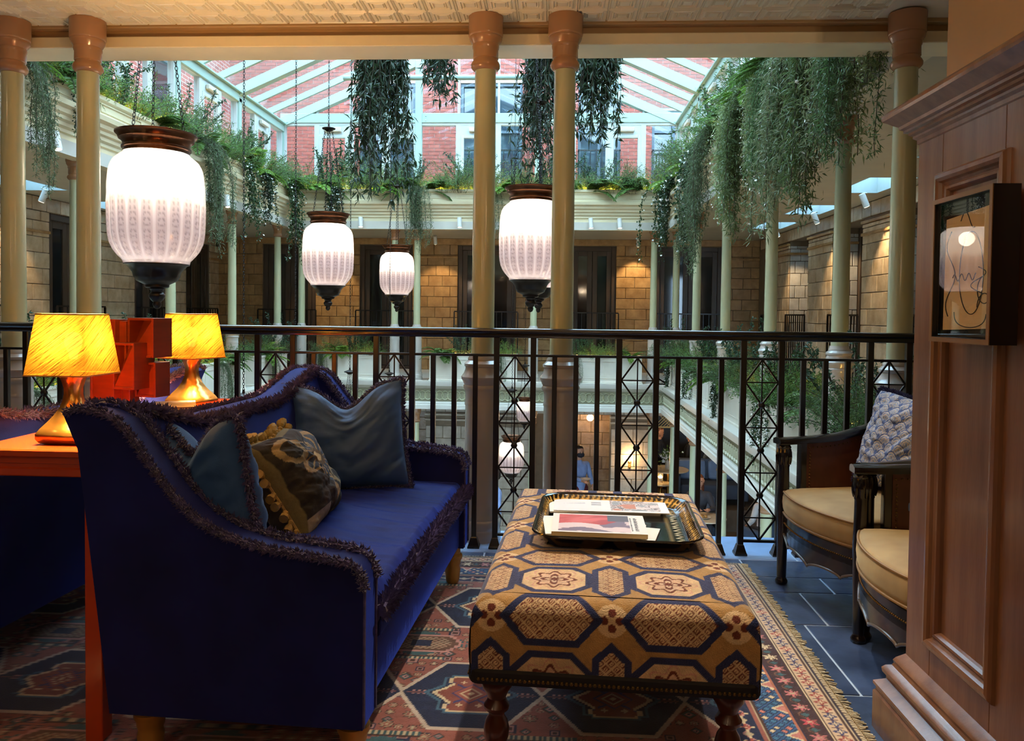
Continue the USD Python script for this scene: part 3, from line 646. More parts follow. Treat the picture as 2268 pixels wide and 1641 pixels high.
put("wall_face", cat(box(-6.6, 6.5, 19.6, 19.9, ZG, -.4), box(6.2, 6.5, 4, 19.8, ZG, -.46), box(1.6, 1.9, 15.2, 16.8, ZG, -.46), box(-7.5, -7.2, 4, 19.8, ZG, -.46)), mat("dark_lounge_paint", "3A3A40", .5, var=.15), struct("wall_lounge", "dark wall at the back of the lounge below"))
put("ceiling_board", cat(box(-7.2, 6.4, 16.2, 19.8, -.5, -.4), box(4.9, 6.4, 4, 16.2, -.5, -.4)), GCE, struct("ceiling_ground", "pale ceiling of the lounge below"))
# ---------------------------------------------------------------- iron balustrade
bal = thing("balustrade", "long black iron balustrade with diamond lattice panels along the gallery edge", "railing", (0, 3.87, 0))
put("handrail", rect_loft(-3.6, 3.4, -.022, .022, [(-.004, 1.058), (0, 1.062), (0, 1.078), (.010, 1.084), (.012, 1.094), (.006, 1.103), (-.008, 1.106)]), mat("black_lacquer_rail", "120F0E", .16, spec=.7, coat=.5), bal, smooth=50)
put("mid_rail", box(-3.6, 3.4, -.012, .012, .964, .976, .003), IRON, bal)
foot = rect_loft(-.012, .012, -.012, .012, [(.018, 0), (.018, .008), (.014, .016), (.004, .05), (0, .055)])
def lattice(x0, x1):
    z0, z1 = .072, .966; n = 4; h = (z1 - z0) / n; xm = (x0 + x1) / 2; ms = []
    ms.append(box(xm - .003, xm + .003, -.003, .003, z0, z1)); ms.append(box(x0, x1, -.008, .008, z0 - .010, z0 + .002))
    for k in range(n):
        zt, zm, zb = z1 - k * h, z1 - (k + .5) * h, z1 - (k + 1) * h
        for s in (x0, x1):
            ms += [bar((xm, 0, zt), (s, 0, zm), .008, .008, (0, 1, 0)), bar((s, 0, zm), (xm, 0, zb), .008, .008, (0, 1, 0))]
        ms.append(box(x0, x1, -.003, .003, zm - .003, zm + .003))
    return cat(*ms), [(xm, z1 - k * h) for k in range(1, n)]
boss = lathe([(.0, -.012), (.012, -.012), (.017, -.006), (.017, .006), (.012, .012), (.004, .014)], 8)
for k in range(-3, 9):
    a = -1.493 + .6085 * k; b = a + .183
    if a < -3.5 or b > 3.3: continue
    for x in (a, b):
        p = put("post", box(x - .014, x + .014, -.014, .014, .0, 1.06, .002), IRON, bal); put("foot", move(foot, (x, 0, 0)), IRON, p)
    m, bs = lattice(a + .012, b - .012)
    lp = put("lattice_panel", m, IRON, bal)
    for x, z in bs: put("boss", move(boss, (x, 0, z), rx=90), IRON, lp)
    for j in (1, 2, 3):
        x = b + (.6085 - .183) * j / 4
        p = put("baluster", box(x - .012, x + .012, -.012, .012, .0, .966, .002), IRON, bal); put("foot", move(foot, (x, 0, 0)), IRON, p)

# ---------------------------------------------------------------- pipes hung under the glass roof
pipes = thing("pipe_frame", "pale green round pipes hung under the glass roof, carrying chains and greenery", "pipe frame")
pt = lambda a, b: tube([a, np.array(a) * .5 + np.array(b) * .5, b], .042, 14)
for a, b in (((-3.34, 12.2, 4.86), (.6, 12.2, 4.86)), ((-2.47, 4.3, 4.90), (-2.47, 12.72, 4.90)), ((-.2, 4.3, 4.90), (-.2, 12.5, 4.90)), ((-3.1, 9.5, 4.82), (1.2, 9.5, 4.82))):
    put("pipe", pt(a, b), STEEL, pipes, smooth=40)
for x, y in ((-2.47, 6.2), (-2.47, 10.1), (-.2, 6.2), (-.2, 10.1), (-2.47, 12.12), (-.2, 12.12)):
    put("hanger_rod", box(x - .012, x + .012, y - .012, y + .012, 4.86, EZ + 1.6 * (1 - abs(x - RXm) / 3.645) - .05), STEEL, pipes)

# ---------------------------------------------------------------- lanterns
BRONZE = mat("lantern_bronze", "5A3620", .28, metal=.85, var=.15, scale=9, rvar=.08)
BRONZED = mat("lantern_dark_bronze", "2E2622", .3, metal=.7, var=.2, scale=9, rvar=.1)
CHAIN = mat("chain_iron", "1A1614", .4, metal=.6)
OPAL = graph("opal_glass", {"at": ("attribute", dict(attribute="col")), "tl": ("translucent_bsdf", {}), "tp": ("transparent_bsdf", dict(color=(1, .93, .88))), "gl": ("glossy_bsdf", dict(color=(1, 1, 1), roughness=.12)), "df": ("diffuse_bsdf", {}),
                            "a": ("mix_closure", dict(fac=.28)), "b": ("mix_closure", dict(fac=.18)), "fr": ("fresnel", dict(IOR=1.4)), "c": ("mix_closure", {})},
             [("at.color", "tl.color"), ("at.color", "df.color"), ("tl.BSDF", "a.closure1"), ("df.BSDF", "a.closure2"), ("a.closure", "b.closure1"), ("tp.BSDF", "b.closure2"), ("fr.fac", "c.fac"), ("b.closure", "c.closure1"), ("gl.BSDF", "c.closure2")], "c.closure")
def link(w=.0085, h=.014, r=.0022):
    t = np.linspace(0, 2 * PI, 12, endpoint=False); c = np.stack([w * np.cos(t), 0 * t, h * np.sin(t) * (1 + .15 * np.abs(np.cos(t)))], 1); v, f = [], []
    for i in range(12):
        o = c[i] / np.linalg.norm(c[i])
        for a in range(4): v.append(c[i] + r * (math.cos(a * PI / 2) * o + math.sin(a * PI / 2) * np.array([0, 1, 0])))
        for a in range(4): f.append([i * 4 + a, (i + 1) % 12 * 4 + a, (i + 1) % 12 * 4 + (a + 1) % 4, i * 4 + (a + 1) % 4])
    return cat((np.array(v), np.array(f)))
LK = link()
def chain(a, b, s=1.):
    """Links alternating by a quarter turn from a to b."""
    a, b = np.asarray(a, float), np.asarray(b, float); L = np.linalg.norm(b - a); n = max(2, int(L / (.0225 * s))); d = (b - a) / L
    q = np.cross(d, [1, 0, 0] if abs(d[0]) < .9 else [0, 1, 0]); q /= np.linalg.norm(q); u = np.cross(d, q)
    V, F = [], []
    for i in range(n):
        c = a + (b - a) * (i + .5) / n; x, y = (q, u) if i % 2 else (u, q)
        v = LK[0] * s; V.append(c + v[:, :1] * x + v[:, 1:2] * y + v[:, 2:] * d); F.append(LK[1] + i * len(v))
    return np.vstack(V), np.vstack(F)
def shade_mesh(nth=308):
    zs = np.array([0, -.012, -.03, -.055, -.09, -.13, -.18, -.24, -.30, -.36, -.42, -.47, -.52, -.56, -.60, -.63, -.655, -.675]) ; zs = np.interp(np.linspace(0, 17, 90), np.arange(18), zs)
    kr = np.array([[0, .186], [-.014, .190], [-.03, .212], [-.055, .240], [-.085, .256], [-.12, .266], [-.2, .274], [-.32, .275], [-.42, .272], [-.5, .268], [-.55, .258], [-.59, .240], [-.625, .215], [-.655, .190], [-.675, .186]])[::-1]
    R = np.interp(zs, kr[:, 0], kr[:, 1]); t = np.linspace(0, 2 * PI, nth, endpoint=False); nf = 22
    th, Z = np.meshgrid(t, zs); ph = (th * nf / (2 * PI)) % 1 - .5
    low = sstep(-.22, -.34, Z) * sstep(-.66, -.60, Z); fl = np.cos(ph * 2 * PI)
    R2 = R[:, None] + .004 * low * fl
    V = np.stack([R2 * np.cos(th), R2 * np.sin(th), Z], -1).reshape(-1, 3)
    i, j = np.meshgrid(np.arange(len(zs) - 1), np.arange(nth), indexing="ij"); a = i * nth + j; b = i * nth + (j + 1) % nth
    panel = low * (np.abs(ph) < .36) * sstep(-.26 - .05 * np.cos(th * 5), -.33, Z)
    fil = np.abs(np.sin(Z * 95)) * .32 - np.abs(np.abs(ph) - .0) ; fil = np.where(np.abs(fil) < .05, 1., np.where(fil > 0, .15, .5)) * panel * (np.abs(ph) < .27)
    c = np.ones(V.shape) * [.93, .90, .88]; c = c * (1 - sstep(-.25, -.42, Z).reshape(-1, 1) * [.35, .38, .30]); c = c * (1 - .30 * panel.reshape(-1, 1) * [.8, 1., .95]) * (1 - .45 * fil.reshape(-1, 1))
    return V, np.stack([a, a + nth, b + nth, b], -1).reshape(-1, 4), c
SH = shade_mesh()
def lantern(label, loc, s=1., nch=3, canopy=None, top=4.855, power=1., group="hanging lanterns", rot=0.):
    """A pendant: bronze cap, opal glass jar, dark cup and finial, chains up to a canopy and on to the pipe."""
    t = thing("lantern", label, "lantern", loc, group=group)
    S = lambda m: (m[0] * s, m[1])
    put("cap", S(lathe([(.18, -.125), (.188, -.12), (.188, -.10), (.196, -.095), (.196, -.085), (.188, -.08), (.19, -.06), (.203, -.045), (.212, -.04), (.218, -.02), (.232, -.008), (.232, 0), (.224, .002), (.19, -.03), (.05, -.04)], 48)), BRONZE, t, smooth=40)
    g = put("glass_shade", (SH[0] * s + [0, 0, -.112 * s], SH[1]), OPAL, t, smooth=True, col=SH[2], quads=True)
    put("cup", S(lathe([(.03, -.93), (.06, -.93), (.068, -.925), (.07, -.91), (.10, -.895), (.118, -.885), (.125, -.868), (.132, -.86), (.138, -.835), (.155, -.81), (.172, -.795), (.186, -.79), (.186, -.782), (.17, -.78)], 40)), BRONZED, t, smooth=40)
    put("finial", S(lathe([(.004, -1.058), (.018, -1.05), (.026, -1.03), (.022, -1.015), (.034, -1.005), (.046, -.985), (.046, -.97), (.034, -.955), (.036, -.945), (.044, -.935), (.03, -.925)], 24)), BRONZED, t, smooth=40)
    b = UsdLux.SphereLight.Define(stage, f"{t}/bulb_light"); b.CreateRadiusAttr(.075 * s); b.CreateColorAttr(Gf.Vec3f(1, .80, .58)); b.CreateIntensityAttr(LANTERN * power); b.AddTranslateOp().Set(Gf.Vec3d(0, 0, -.23 * s))
    zc = (canopy - loc[2]) if canopy else top - loc[2]
    for k in range(nch):
        a = rot + 2 * PI * k / nch; r0, r1 = .165 * s, (.035 if canopy else .03) * s
        put("chain", chain((r0 * math.cos(a), r0 * math.sin(a), -.02 * s), (r1 * math.cos(a), r1 * math.sin(a), zc), max(s, .7)), CHAIN, t)
    if canopy:
        put("canopy", move(lathe([(.02, -.035), (.03, -.03), (.045, -.015), (.07, -.008), (.072, 0), (.05, .008), (.012, .02), (.008, .05)], 20), (0, 0, zc)), BRONZED, t, smooth=40)
        put("hanging_chain", chain((0, 0, zc + .04), (0, 0, top - loc[2]), .95), CHAIN, t)
    put("ceiling_rose", move(lathe([(.02, -.05), (.05, -.035), (.055, -.01), (.06, 0)], 16), (0, 0, top - loc[2] - .002)), BRONZED, t, smooth=40)
    return t
LANTERN = 30.
lantern("large glowing opal glass lantern nearest the viewer, left of the near columns", (-2.41, 4.62, 2.24), 1., 3, 3.35, 4.857, rot=.1)
lantern("glowing opal glass lantern, second in the left row, above the sofa end", (-2.46, 8.4, 2.245), 1., 4, 3.17, 4.857, rot=.5)
lantern("smallest looking glowing opal lantern, farthest in the left row", (-2.49, 12.3, 2.24), 1., 4, 3.18, 4.857, rot=.3)
lantern("glowing opal lantern partly hidden behind the near centre column", (-.19, 6.65, 2.25), 1., 3, 3.5, 4.857, rot=1.1)
lantern("glowing lantern hidden behind the centre column, only its finial shows", (-.16, 8.6, 2.25), 1., 4, 3.5, 4.857)
for lab, x, y, zc, s, cn, pw in (("small lantern below rail level nearest the left, on a long chain", -2.45, 6.05, -.2, .6, .5, .5), ("small lantern below rail level, second on the left, on a long chain", -2.47, 7.35, -.25, .6, .5, .5), ("small lantern hanging low behind the blue velvet cushion", -2.49, 9.45, -.15, .5, .44, .5), ("small glowing lantern seen through the railing beside the far sofa arm", -2.41, 11.4, -.29, .5, .27, .5),
                               ("glowing lantern seen through the railing lattice between the two centre columns", -.53, 10.4, -.47, .62, .15, .6), ("small glowing lantern just above and behind the one in the centre lattice", -.41, 11.8, -.1, .46, .39, .4)):
    lantern(lab, (x, y, zc), s, 4, cn, 4.857, pw, group="small lanterns below")

# ---------------------------------------------------------------- little white spotlights
SPOTW = mat("spot_white", "D8D4CC", .4)
LENS = graph("spot_lens", {"e": ("emission", dict(color=(1, .80, .52), strength=14.))}, [], "e.emission")
def spot(label, loc, aim, kind="beam", group="beam spotlights", power=1.):
    t = thing("spotlight", label, "spotlight", loc, group=group)
    d = np.asarray(aim, float); d /= np.linalg.norm(d); s = np.cross(d, [0, 0, 1]); s /= np.linalg.norm(s); u = np.cross(s, d)
    def orient(m): v = m[0]; return v[:, :1] * s + v[:, 1:2] * u + v[:, 2:] * d, m[1]
    put("body", orient(lathe([(.02, -.09), (.036, -.085), (.038, -.08), (.038, .075), (.034, .08)], 20)), SPOTW, t, smooth=40)
    put("lens", orient(lathe([(.031, .079), (.031, .082)], 20)), LENS, t)
    m = np.array([0, 0, .09]) if kind == "ceiling" else np.array(kind)
    put("arm", bar((0, 0, 0) - d * .03, m, .012), SPOTW, t)
    put("mount", move(lathe([(.03, 0), (.03, .012), (.02, .015)], 16), m - (np.array([0, 0, .005]) if kind == "ceiling" else 0), **({} if kind == "ceiling" else dict(rx=90 if abs(m[1]) > abs(m[0]) else 0, ry=0 if abs(m[1]) > abs(m[0]) else 90))), SPOTW, t)
    l = UsdLux.SphereLight.Define(stage, f"{t}/lamp_light"); l.CreateRadiusAttr(.02); l.CreateColorAttr(Gf.Vec3f(1, .74, .42)); l.CreateIntensityAttr(SPOTI * power); l.AddTranslateOp().Set(Gf.Vec3d(*map(float, d * .11)))
    sh = UsdLux.ShapingAPI.Apply(l.GetPrim()); sh.CreateShapingConeAngleAttr(38.); sh.CreateShapingConeSoftnessAttr(.5)
    M = Gf.Matrix4d(*s, 0, *u, 0, *(-d), 0, *(d * .11), 1); UsdGeom.Xformable(l).ClearXformOpOrder(); UsdGeom.Xformable(l).AddTransformOp().Set(M)
    return t
SPOTI = 1100.
spot("white cylinder spotlight on the left beam nearest the viewer", (-4.44, 6.75, 2.67), (.25, -.1, -.9), (-.06, -.02, .08))
spot("white cylinder spotlight on the left beam beyond the big lantern", (-4.44, 10.4, 2.66), (.15, -.1, -.9), (-.06, -.02, .08))
for k, x in enumerate((-3.28, -1.59, .62, 1.1)): spot(f"white cylinder spotlight on the far beam, {['leftmost', 'second from the left', 'third from the left', 'rightmost'][k]}", (x, 13.1, 2.70), (.06, -.1, -.95), (0, .1, .05), group="far beam spotlights")
for k, (x, y) in enumerate(((-6.45, 9.55), (-2.32, 15.2), (1.66, 15.4), (-4.6, 15.2))): spot(f"small spotlight under the gallery ceiling, {['over the left gallery', 'behind the farthest lantern', 'beside the far right doors', 'at the far left corner'][k]}", (x, y, 2.597), ((-.35, 0, -.8) if k == 0 else (0, .4, -.8)), "ceiling", group="ceiling spotlights", power=2.2)
for k, y in enumerate((9.68, 11.44, 13.39)): spot(f"small spotlight under the right gallery ceiling, {['nearest', 'middle', 'farthest'][k]} before the stone piers", (3.76, y, 2.597), (.38, .1, -.8), "ceiling", group="right gallery spotlights", power=3.)
# ---------------------------------------------------------------- near room lamps out of view: added fill behind the viewer, spots overhead
FILL_DOWN = 200.
def downlight(label, x, y, power=1.):  # added downlights, put in to fill the foreground with warm light
    t = thing("ceiling_downlight", label, "ceiling light", (x, y, HC), group="added near room downlights")
    put("trim_ring", lathe([(.045, -.006), (.055, -.006), (.058, .004), (.045, .006)], 24), SPOTW, t); put("lens", lathe([(.040, -.002), (.044, .0)], 20), LENS, t)
    l = UsdLux.DiskLight.Define(stage, f"{t}/lamp_light"); l.CreateRadiusAttr(.04); l.CreateColorAttr(Gf.Vec3f(1, .70, .40)); l.CreateIntensityAttr(FILL_DOWN * power); l.AddTranslateOp().Set(Gf.Vec3d(0, 0, -.012))
for lab, x, y in (("behind the viewer on the left", -2.2, -.9), ("behind the viewer in the middle", -.6, -.9), ("behind the viewer at the back wall", -.6, -2.2), ("over the far side of the second sofa", -3.6, 2.2)):
    downlight(f"added fill downlight {lab}", x, y)
def fill_sconce(label, loc, rz, power=1.):  # added wall lamps, no known fixture here; they brighten the ceiling
    t = thing("wall_uplight", label, "wall lamp", loc, rz, group="added near room uplights")
    put("backplate", rect_loft(-.004, .004, -.05, .05, [(.002, -.09), (.004, -.085), (.004, .085), (.002, .09)]), BRONZE, t)
    put("bowl", lathe([(.02, -.05), (.05, -.03), (.08, .0), (.085, .012), (.078, .010), (.045, -.02), (.0, -.03)], 24), BRONZE, t, smooth=40)
    put("arm", tube([(-.0, 0, -.05), (-.05, 0, -.06), (-.12, 0, -.03)], .008, 8), BRONZE, t)
    l = UsdLux.SphereLight.Define(stage, f"{t}/bulb_light"); l.CreateRadiusAttr(.03); l.CreateColorAttr(Gf.Vec3f(1, .76, .50)); l.CreateIntensityAttr(FILL_UP * power); l.AddTranslateOp().Set(Gf.Vec3d(0, 0, .012))
FILL_UP = 1200.
fill_sconce("added bronze fill uplight on the brown wall above the cabinet, behind the viewer", (1.17, .9, 2.05), 0)
fill_sconce("added bronze fill uplight on the back wall, right of the viewer", (.6, -3.08, 1.9), 90)
fill_sconce("added bronze fill uplight on the back wall, left of the viewer", (-1.6, -3.08, 1.9), 90)

OVER = 2300.
for lab, x, y, p in (("recessed ceiling spotlight over the ottoman", .25, 2.35, 1.), ("recessed ceiling spotlight over the armchairs", 1.0, 2.9, .5)):
    t = thing("ceiling_downlight", lab, "ceiling light", (x, y, HC), group="overhead spotlights")
    put("trim_ring", lathe([(.045, -.006), (.055, -.006), (.058, .004), (.045, .006)], 24), SPOTW, t); put("lens", lathe([(.040, -.002), (.044, .0)], 20), LENS, t)
    l = UsdLux.SphereLight.Define(stage, f"{t}/lamp_light"); l.CreateRadiusAttr(.035); l.CreateColorAttr(Gf.Vec3f(1, .84, .64)); l.CreateIntensityAttr(OVER * p); l.AddTranslateOp().Set(Gf.Vec3d(0, 0, -.045))
    sh = UsdLux.ShapingAPI.Apply(l.GetPrim()); sh.CreateShapingConeAngleAttr(26.); sh.CreateShapingConeSoftnessAttr(.7)
# ---------------------------------------------------------------- Persian rug (flat woven pattern as colours on the pile)
RUGM = mat("rug_pile", "FFFFFF", .95, vcol=True, var=.10, scale=60, bump=.5, bscale=420, bdist=.004, sheen=.3)
RUST, RUSTD, NAVY, CREAMR, PINK, TEAL, BRN, SKYB, ORG = (C(h) for h in ("8A5248", "6A3A34", "1A2340", "C2B090", "B08078", "36565C", "452E2A", "7484A4", "A0624A"))
RX0, RX1, RY0, RY1 = -2.35, .905, .9, 3.715
def h2(a, b, k=0):
    n = (np.asarray(a, np.int64) * 73856093) ^ (np.asarray(b, np.int64) * 19349663) ^ (k * 83492791)
    n = (n ^ (n >> 13)) * 1274126177 & 0xFFFFFFFF
    return ((n ^ (n >> 16)) & 0xFFFF) / 65535.
def setc(c, m, col): c[m] = col
def flower(u, v, r, n=8, petal=.28):
    a = np.arctan2(v, u); d = np.hypot(u, v); return d / (r * (1 - petal + petal * np.cos(a * n)))
def rug_colour(x, y):
    c = np.empty(x.shape + (3,)); 
    dR, dF = RX1 - x, RY1 - y; side = dR < dF; d = np.minimum(dR, dF); s = np.where(side, y, x)
    # field: rust ground, rows of navy hexagons outlined in cream
    px, py = .433, .709
    j = np.round((y - 2.345) / py); yy = (y - 2.345) - j * py; i = np.round((x + .2345) / px); xx = (x + .2345) - i * px
    ax, ay = np.abs(xx), np.abs(yy)
    hx = np.maximum(ay / .200, (ax + ay * .58) / .2165)           # 1 at the outline
    setc(c, np.ones_like(x, bool), RUST)
    # red lozenges between the rows: stepped motifs
    yr = (y - 2.345 - py / 2) - np.round((y - 2.345 - py / 2) / py) * py; xr = (x - (-.018)) - np.round((x + .018) / px) * px
    rx_, ry_ = np.abs(xr), np.abs(yr)
    for g, ox, lim in ((.040, 0, .62), (.058, .37, .34)):
        gi, gj = np.floor(x / g + ox), np.floor(y / g + ox); u, v = x / g + ox - gi - .5, y / g + ox - gj - .5; t = h2(gi, gj, int(g * 1000)); f = flower(u, v, .42, 8, .2); on = t < lim; z = h2(gi, gj, 7)
        k = on & (z < .5); c[k & (f < 1)] = BRN; c[k & (f < .8)] = CREAMR * .58; c[k & (f < .56)] = RUST * 1.1; c[k & (f < .28)] = CREAMR * .8
        q = np.abs(u) + np.abs(v); k = on & (z > .5) & (z < .76); c[k & (q < .46)] = BRN; c[k & (q < .36)] = TEAL; c[k & (q < .22)] = PINK; c[k & (q < .1)] = NAVY
        q = np.maximum(np.abs(u), np.abs(v)); k = on & (z > .76); c[k & (q < .36)] = NAVY; c[k & (q < .27)] = PINK * .8; c[k & (q < .16)] = BRN
    xq, yq = np.floor(rx_ / .012) * .012, np.floor(ry_ / .012) * .012
    body = (yq + xq * .55 < .10) & (xq < .165); c[body] = TEAL; c[body & (((x / .03) % 1 < .22) | ((y / .05) % 1 < .12)) & (rx_ > .05)] = RUST * 1.15
    com = (np.abs(ry_ - .118) < .010) & (rx_ < .10); c[com] = TEAL * .9; c[com & ((x / .016) % 1 < .45)] = CREAMR * .8; c[(np.abs(ry_ - .105) < .004) & (rx_ < .10)] = BRN
    med = np.maximum(yq / .058, (xq + yq * .7) / .125); c[med < 1.14] = PINK * .95; c[med < 1.0] = C("5E4236"); k = (med < .82); c[k & (((xr + yr) / .022) % 1 < .45)] = C("8F6A58"); c[k & (((xr - yr) / .022) % 1 < .3)] = CREAMR * .55; c[med < .28] = NAVY
    # navy hexagons
    setc(c, hx < 1.06, C("B8A898")); setc(c, hx < .985, NAVY * (1 + .25 * 0))
    tab = (ay < .013) & (ax > .12) & (hx < .9); setc(c, tab & ((x / .016) % 1 < .45) & (ay > .006), PINK); setc(c, (ay < .0025) & (ax > .10) & (hx < .92), RUST)
    xs, ys = np.floor(ax / .008) * .008, np.floor(ay / .008) * .008
    m = np.minimum(np.maximum(ys / .088, (xs + ys * .95) / .105), np.maximum(np.abs(ys - .072) / .030, xs / .052))
    m = np.minimum(m, np.maximum(np.abs(ys - .075) / .016, xs / .068))
    c[m < 1.34] = C("3E5F74"); c[m < 1.20] = NAVY; c[m < 1.10] = CREAMR; c[m < .94] = C("7E453C")
    k = m < .88; c[k & (np.abs(ax * .75 - np.abs(ay - .02)) < .006)] = C("34386A"); dia = (ax + ay) / .052; c[dia < 1.2] = C("34386A"); c[dia < 1.05] = C("8E4E44"); c[dia < .68] = CREAMR * .9; c[dia < .52] = C("7E453C"); c[dia < .22] = CREAMR
    c[k & (flower(ax - .03, ay - .07, .012, 4) < 1)] = CREAMR
    # borders, by distance from the edge
    b = d < .375; c[b] = NAVY
    def band(a0, a1, col): k = (d >= a0) & (d < a1); c[k] = col; return k
    def cell(a0, a1, step): w = a1 - a0; i_ = np.floor(s / step); return i_, (s / step - i_ - .5) * step, d - (a0 + a1) / 2
    k = band(.305, .375, NAVY); i_, u, v = cell(.305, .375, .075); f = flower(u, v, .026, 4, .45); k2 = k & (f < 1); c[k2] = CREAMR; c[k & (f < .6)] = C("9A4A40"); c[k & (np.abs(v - .012 * np.sin(s * 2 * PI / .075 + 1.5)) < .004) & (f > 1.1)] = PINK; c[k & (np.abs(np.abs(u) - .037) + np.abs(v) < .014)] = CREAMR * .8
    band(.295, .305, RUST); band(.290, .295, CREAMR * .7); band(.283, .290, BRN)
    k = band(.195, .283, NAVY * .9); a1, b1 = ((s + d) / .036) % 1, ((s - d) / .036) % 1; lo = (np.abs(a1 - .5) > .40) | (np.abs(b1 - .5) > .40); c[k & lo] = C("33547E"); dd = np.maximum(np.abs(a1 - .5), np.abs(b1 - .5)); ti, tj = np.floor((s + d) / .036), np.floor((s - d) / .036); tv = h2(ti, tj, 3)
    ins = k & (dd < .27); c[ins] = np.where((tv < .3)[..., None], CREAMR, np.where((tv < .6)[..., None], C("B5746A"), C("3C6A8A")))[ins]
    tri = k & ((np.abs((s / .15) % 1 - .5) * .15 + (d - .2) * .6) < .024); c[tri] = CREAMR; c[k & ((np.abs((s / .15) % 1 - .5) * .15 + (d - .203) * .6) < .014)] = C("B5746A")
    band(.185, .195, ORG); band(.180, .185, NAVY)
    k = band(.105, .180, C("3A2428")); i_, u, v = cell(.105, .180, .085); f = flower(u, v, .027, 6, .3); tv = h2(i_, i_ * 0, 5); pc_ = np.where((tv < .4)[..., None], C("B0686A"), np.where((tv < .7)[..., None], C("A8404A"), CREAMR)); c[k & (f < 1)] = pc_[k & (f < 1)]; c[k & (f < .4)] = CREAMR * .7
    c[k & (np.abs(np.abs(u) - .0425) + np.abs(v) * .8 < .012)] = TEAL; c[k & (np.abs(v - .02 * np.cos(s * 2 * PI / .085)) < .003)] = C("6A4A3A")
    band(.099, .105, CREAMR); band(.095, .099, BRN)
    k = band(.045, .095, C("B59C80")); i_, u, v = cell(.045, .095, .042); f = flower(u, v, .021, 4, .3); tv = h2(i_, i_ * 0, 9); pc_ = np.where((tv < .5)[..., None], C("8E3F3A"), C("3A3A5E")); c[k & (f < 1)] = pc_[k & (f < 1)]; c[k & (f < .55)] = CREAMR; c[k & (np.abs(u) > .0175) & (np.abs(v) < .017)] = C("4A3040")
    band(.038, .045, BRN); band(.034, .038, CREAMR * .8); band(.026, .034, C("2A2030"))
    k = d < .026; c[k] = np.where(((s / .014) % 1 < .35)[..., None], C("5A4A38"), C("B8A684"))[k]
    ab = .88 + .24 * meshkit.noise(np.stack([x * 3, y * 40, x * 0], -1), 4); return np.clip(c * 1.35 * ab[..., None], 0, 1)
st_ = .0042
gx, gy = np.arange(RX0, RX1 + 1e-6, st_ * 1.6), np.arange(1.5, RY1 + 1e-6, st_)
gx = np.concatenate([np.arange(RX0, -1.0, .012), np.arange(-1.0, -.55, .02), np.arange(-.55, RX1, st_), [RX1]])
X, Y = np.meshgrid(gx, gy, indexing="ij")
wob = .010 * np.sin(Y * 2.3) * sstep(.6, .9, X)
rug = thing("persian_rug", "large Persian rug in rust and navy with hexagon medallions and fringed edge", "rug")
Z = .010 - .008 * sstep(.02, .0, np.minimum(RX1 - X, RY1 - Y))
put("pile", (np.stack([X + wob, Y, Z], -1).reshape(-1, 3), grid(len(gx), len(gy))), RUGM, rug, smooth=True, col=rug_colour(X, Y).reshape(-1, 3), quads=True)
put("pile", box(RX0, RX1 - .03, RY0, 1.5, 0, .01), mat("rug_plain", "6A332C", .95, color2="2A2A40", scale=14), rug)
g = np.random.default_rng(5); fm = []
for y in np.arange(1.5, 3.71, .0085):
    L = g.uniform(.018, .034); a = g.uniform(-.012, .012); x0 = RX1 - .006 + .010 * math.sin(y * 2.3); fm.append(bar((x0, y, .006), (x0 + L, y + a, .003), .004, .004))
put("fringe", cat(*fm), mat("rug_fringe_wool", "B9A888", .9, var=.25, scale=60), rug, kind="stuff")

# ---------------------------------------------------------------- patterned ottoman
OTM = mat("ottoman_wool", "FFFFFF", .95, vcol=True, var=.12, scale=70, bump=.7, bscale=300, bdist=.006, sheen=.35)
TAN, TANL, NVO, REDO = C("B08A54"), C("D8BC94"), C("1C2A5C"), C("6E2F22")
def ott_colour(u, v):
    """u across, v along the pile surface (metres); octagons, pointed hexagons and crosses drawn in navy line."""
    px, py = .285, .33
    j, i = np.round(v / py), np.round(u / px); a, b = u - i * px, v - j * py; aa, bb = np.abs(a), np.abs(b)
    c = np.empty(u.shape + (3,)); c[:] = TAN; t2 = .0085
    oc = np.maximum(np.maximum(aa - .088, bb - .080), (aa + bb - .128) * .707)          # signed distances: octagon,
    hz = np.abs(aa - px / 2); sxa = np.maximum(hz - .038, (bb + hz * .9 - .105) * .74)   # upright pointed hexagon beside it,
    vt = np.abs(bb - py / 2); sxb = np.maximum(vt - .058, (aa + vt * .9 - .112) * .74)   # flat pointed hexagon between the rows
    for sd_, lu, lv in ((sxa, aa - px / 2, b), (sxb, a, bb - py / 2)):
        c[sd_ < t2] = NVO; k = sd_ < -t2; c[k] = TANL * .92
        p, q = (lu + lv) / .026, (lu - lv) / .026; d = np.maximum(np.abs(p % 1 - .5), np.abs(q % 1 - .5)); c[k & (d < .38)] = REDO; c[k & (d < .24)] = TANL; c[k & (d < .09)] = REDO
    c[oc < t2] = NVO; k = oc < -t2; c[k] = TANL
    f = flower(aa, bb, .058, 8, .14); c[k & (f < 1)] = REDO; c[k & (f < .84)] = C("D8B79C"); f2 = flower(a, b, .036, 4, .3); c[k & (f2 < 1)] = REDO; c[k & (f2 < .66)] = C("D9BFA6"); c[k & (flower(a, b, .014, 8, .2) < 1)] = REDO; c[k & (np.abs(f - 1.22) < .05)] = C("D0A08C")
    cu, cv = aa - px / 2, bb - py / 2; out = np.minimum(np.minimum(oc, sxa), sxb) > t2; cf = np.minimum(np.hypot(np.abs(cu) - .018, cv), np.hypot(cu, np.abs(cv) - .018)) / .010; c[out & (np.hypot(cu, cv) < .038)] = TANL; c[out & (cf < 1)] = REDO
    ab = .86 + .28 * meshkit.noise(np.stack([u * 25, v * 25, u * 0], -1), 8); return np.clip(c * ab[..., None], 0, 1)
ott = thing("ottoman", "large ottoman upholstered in tan and navy hexagon patterned carpet on turned legs", "ottoman", (.182, 2.41, .0105), -3.)
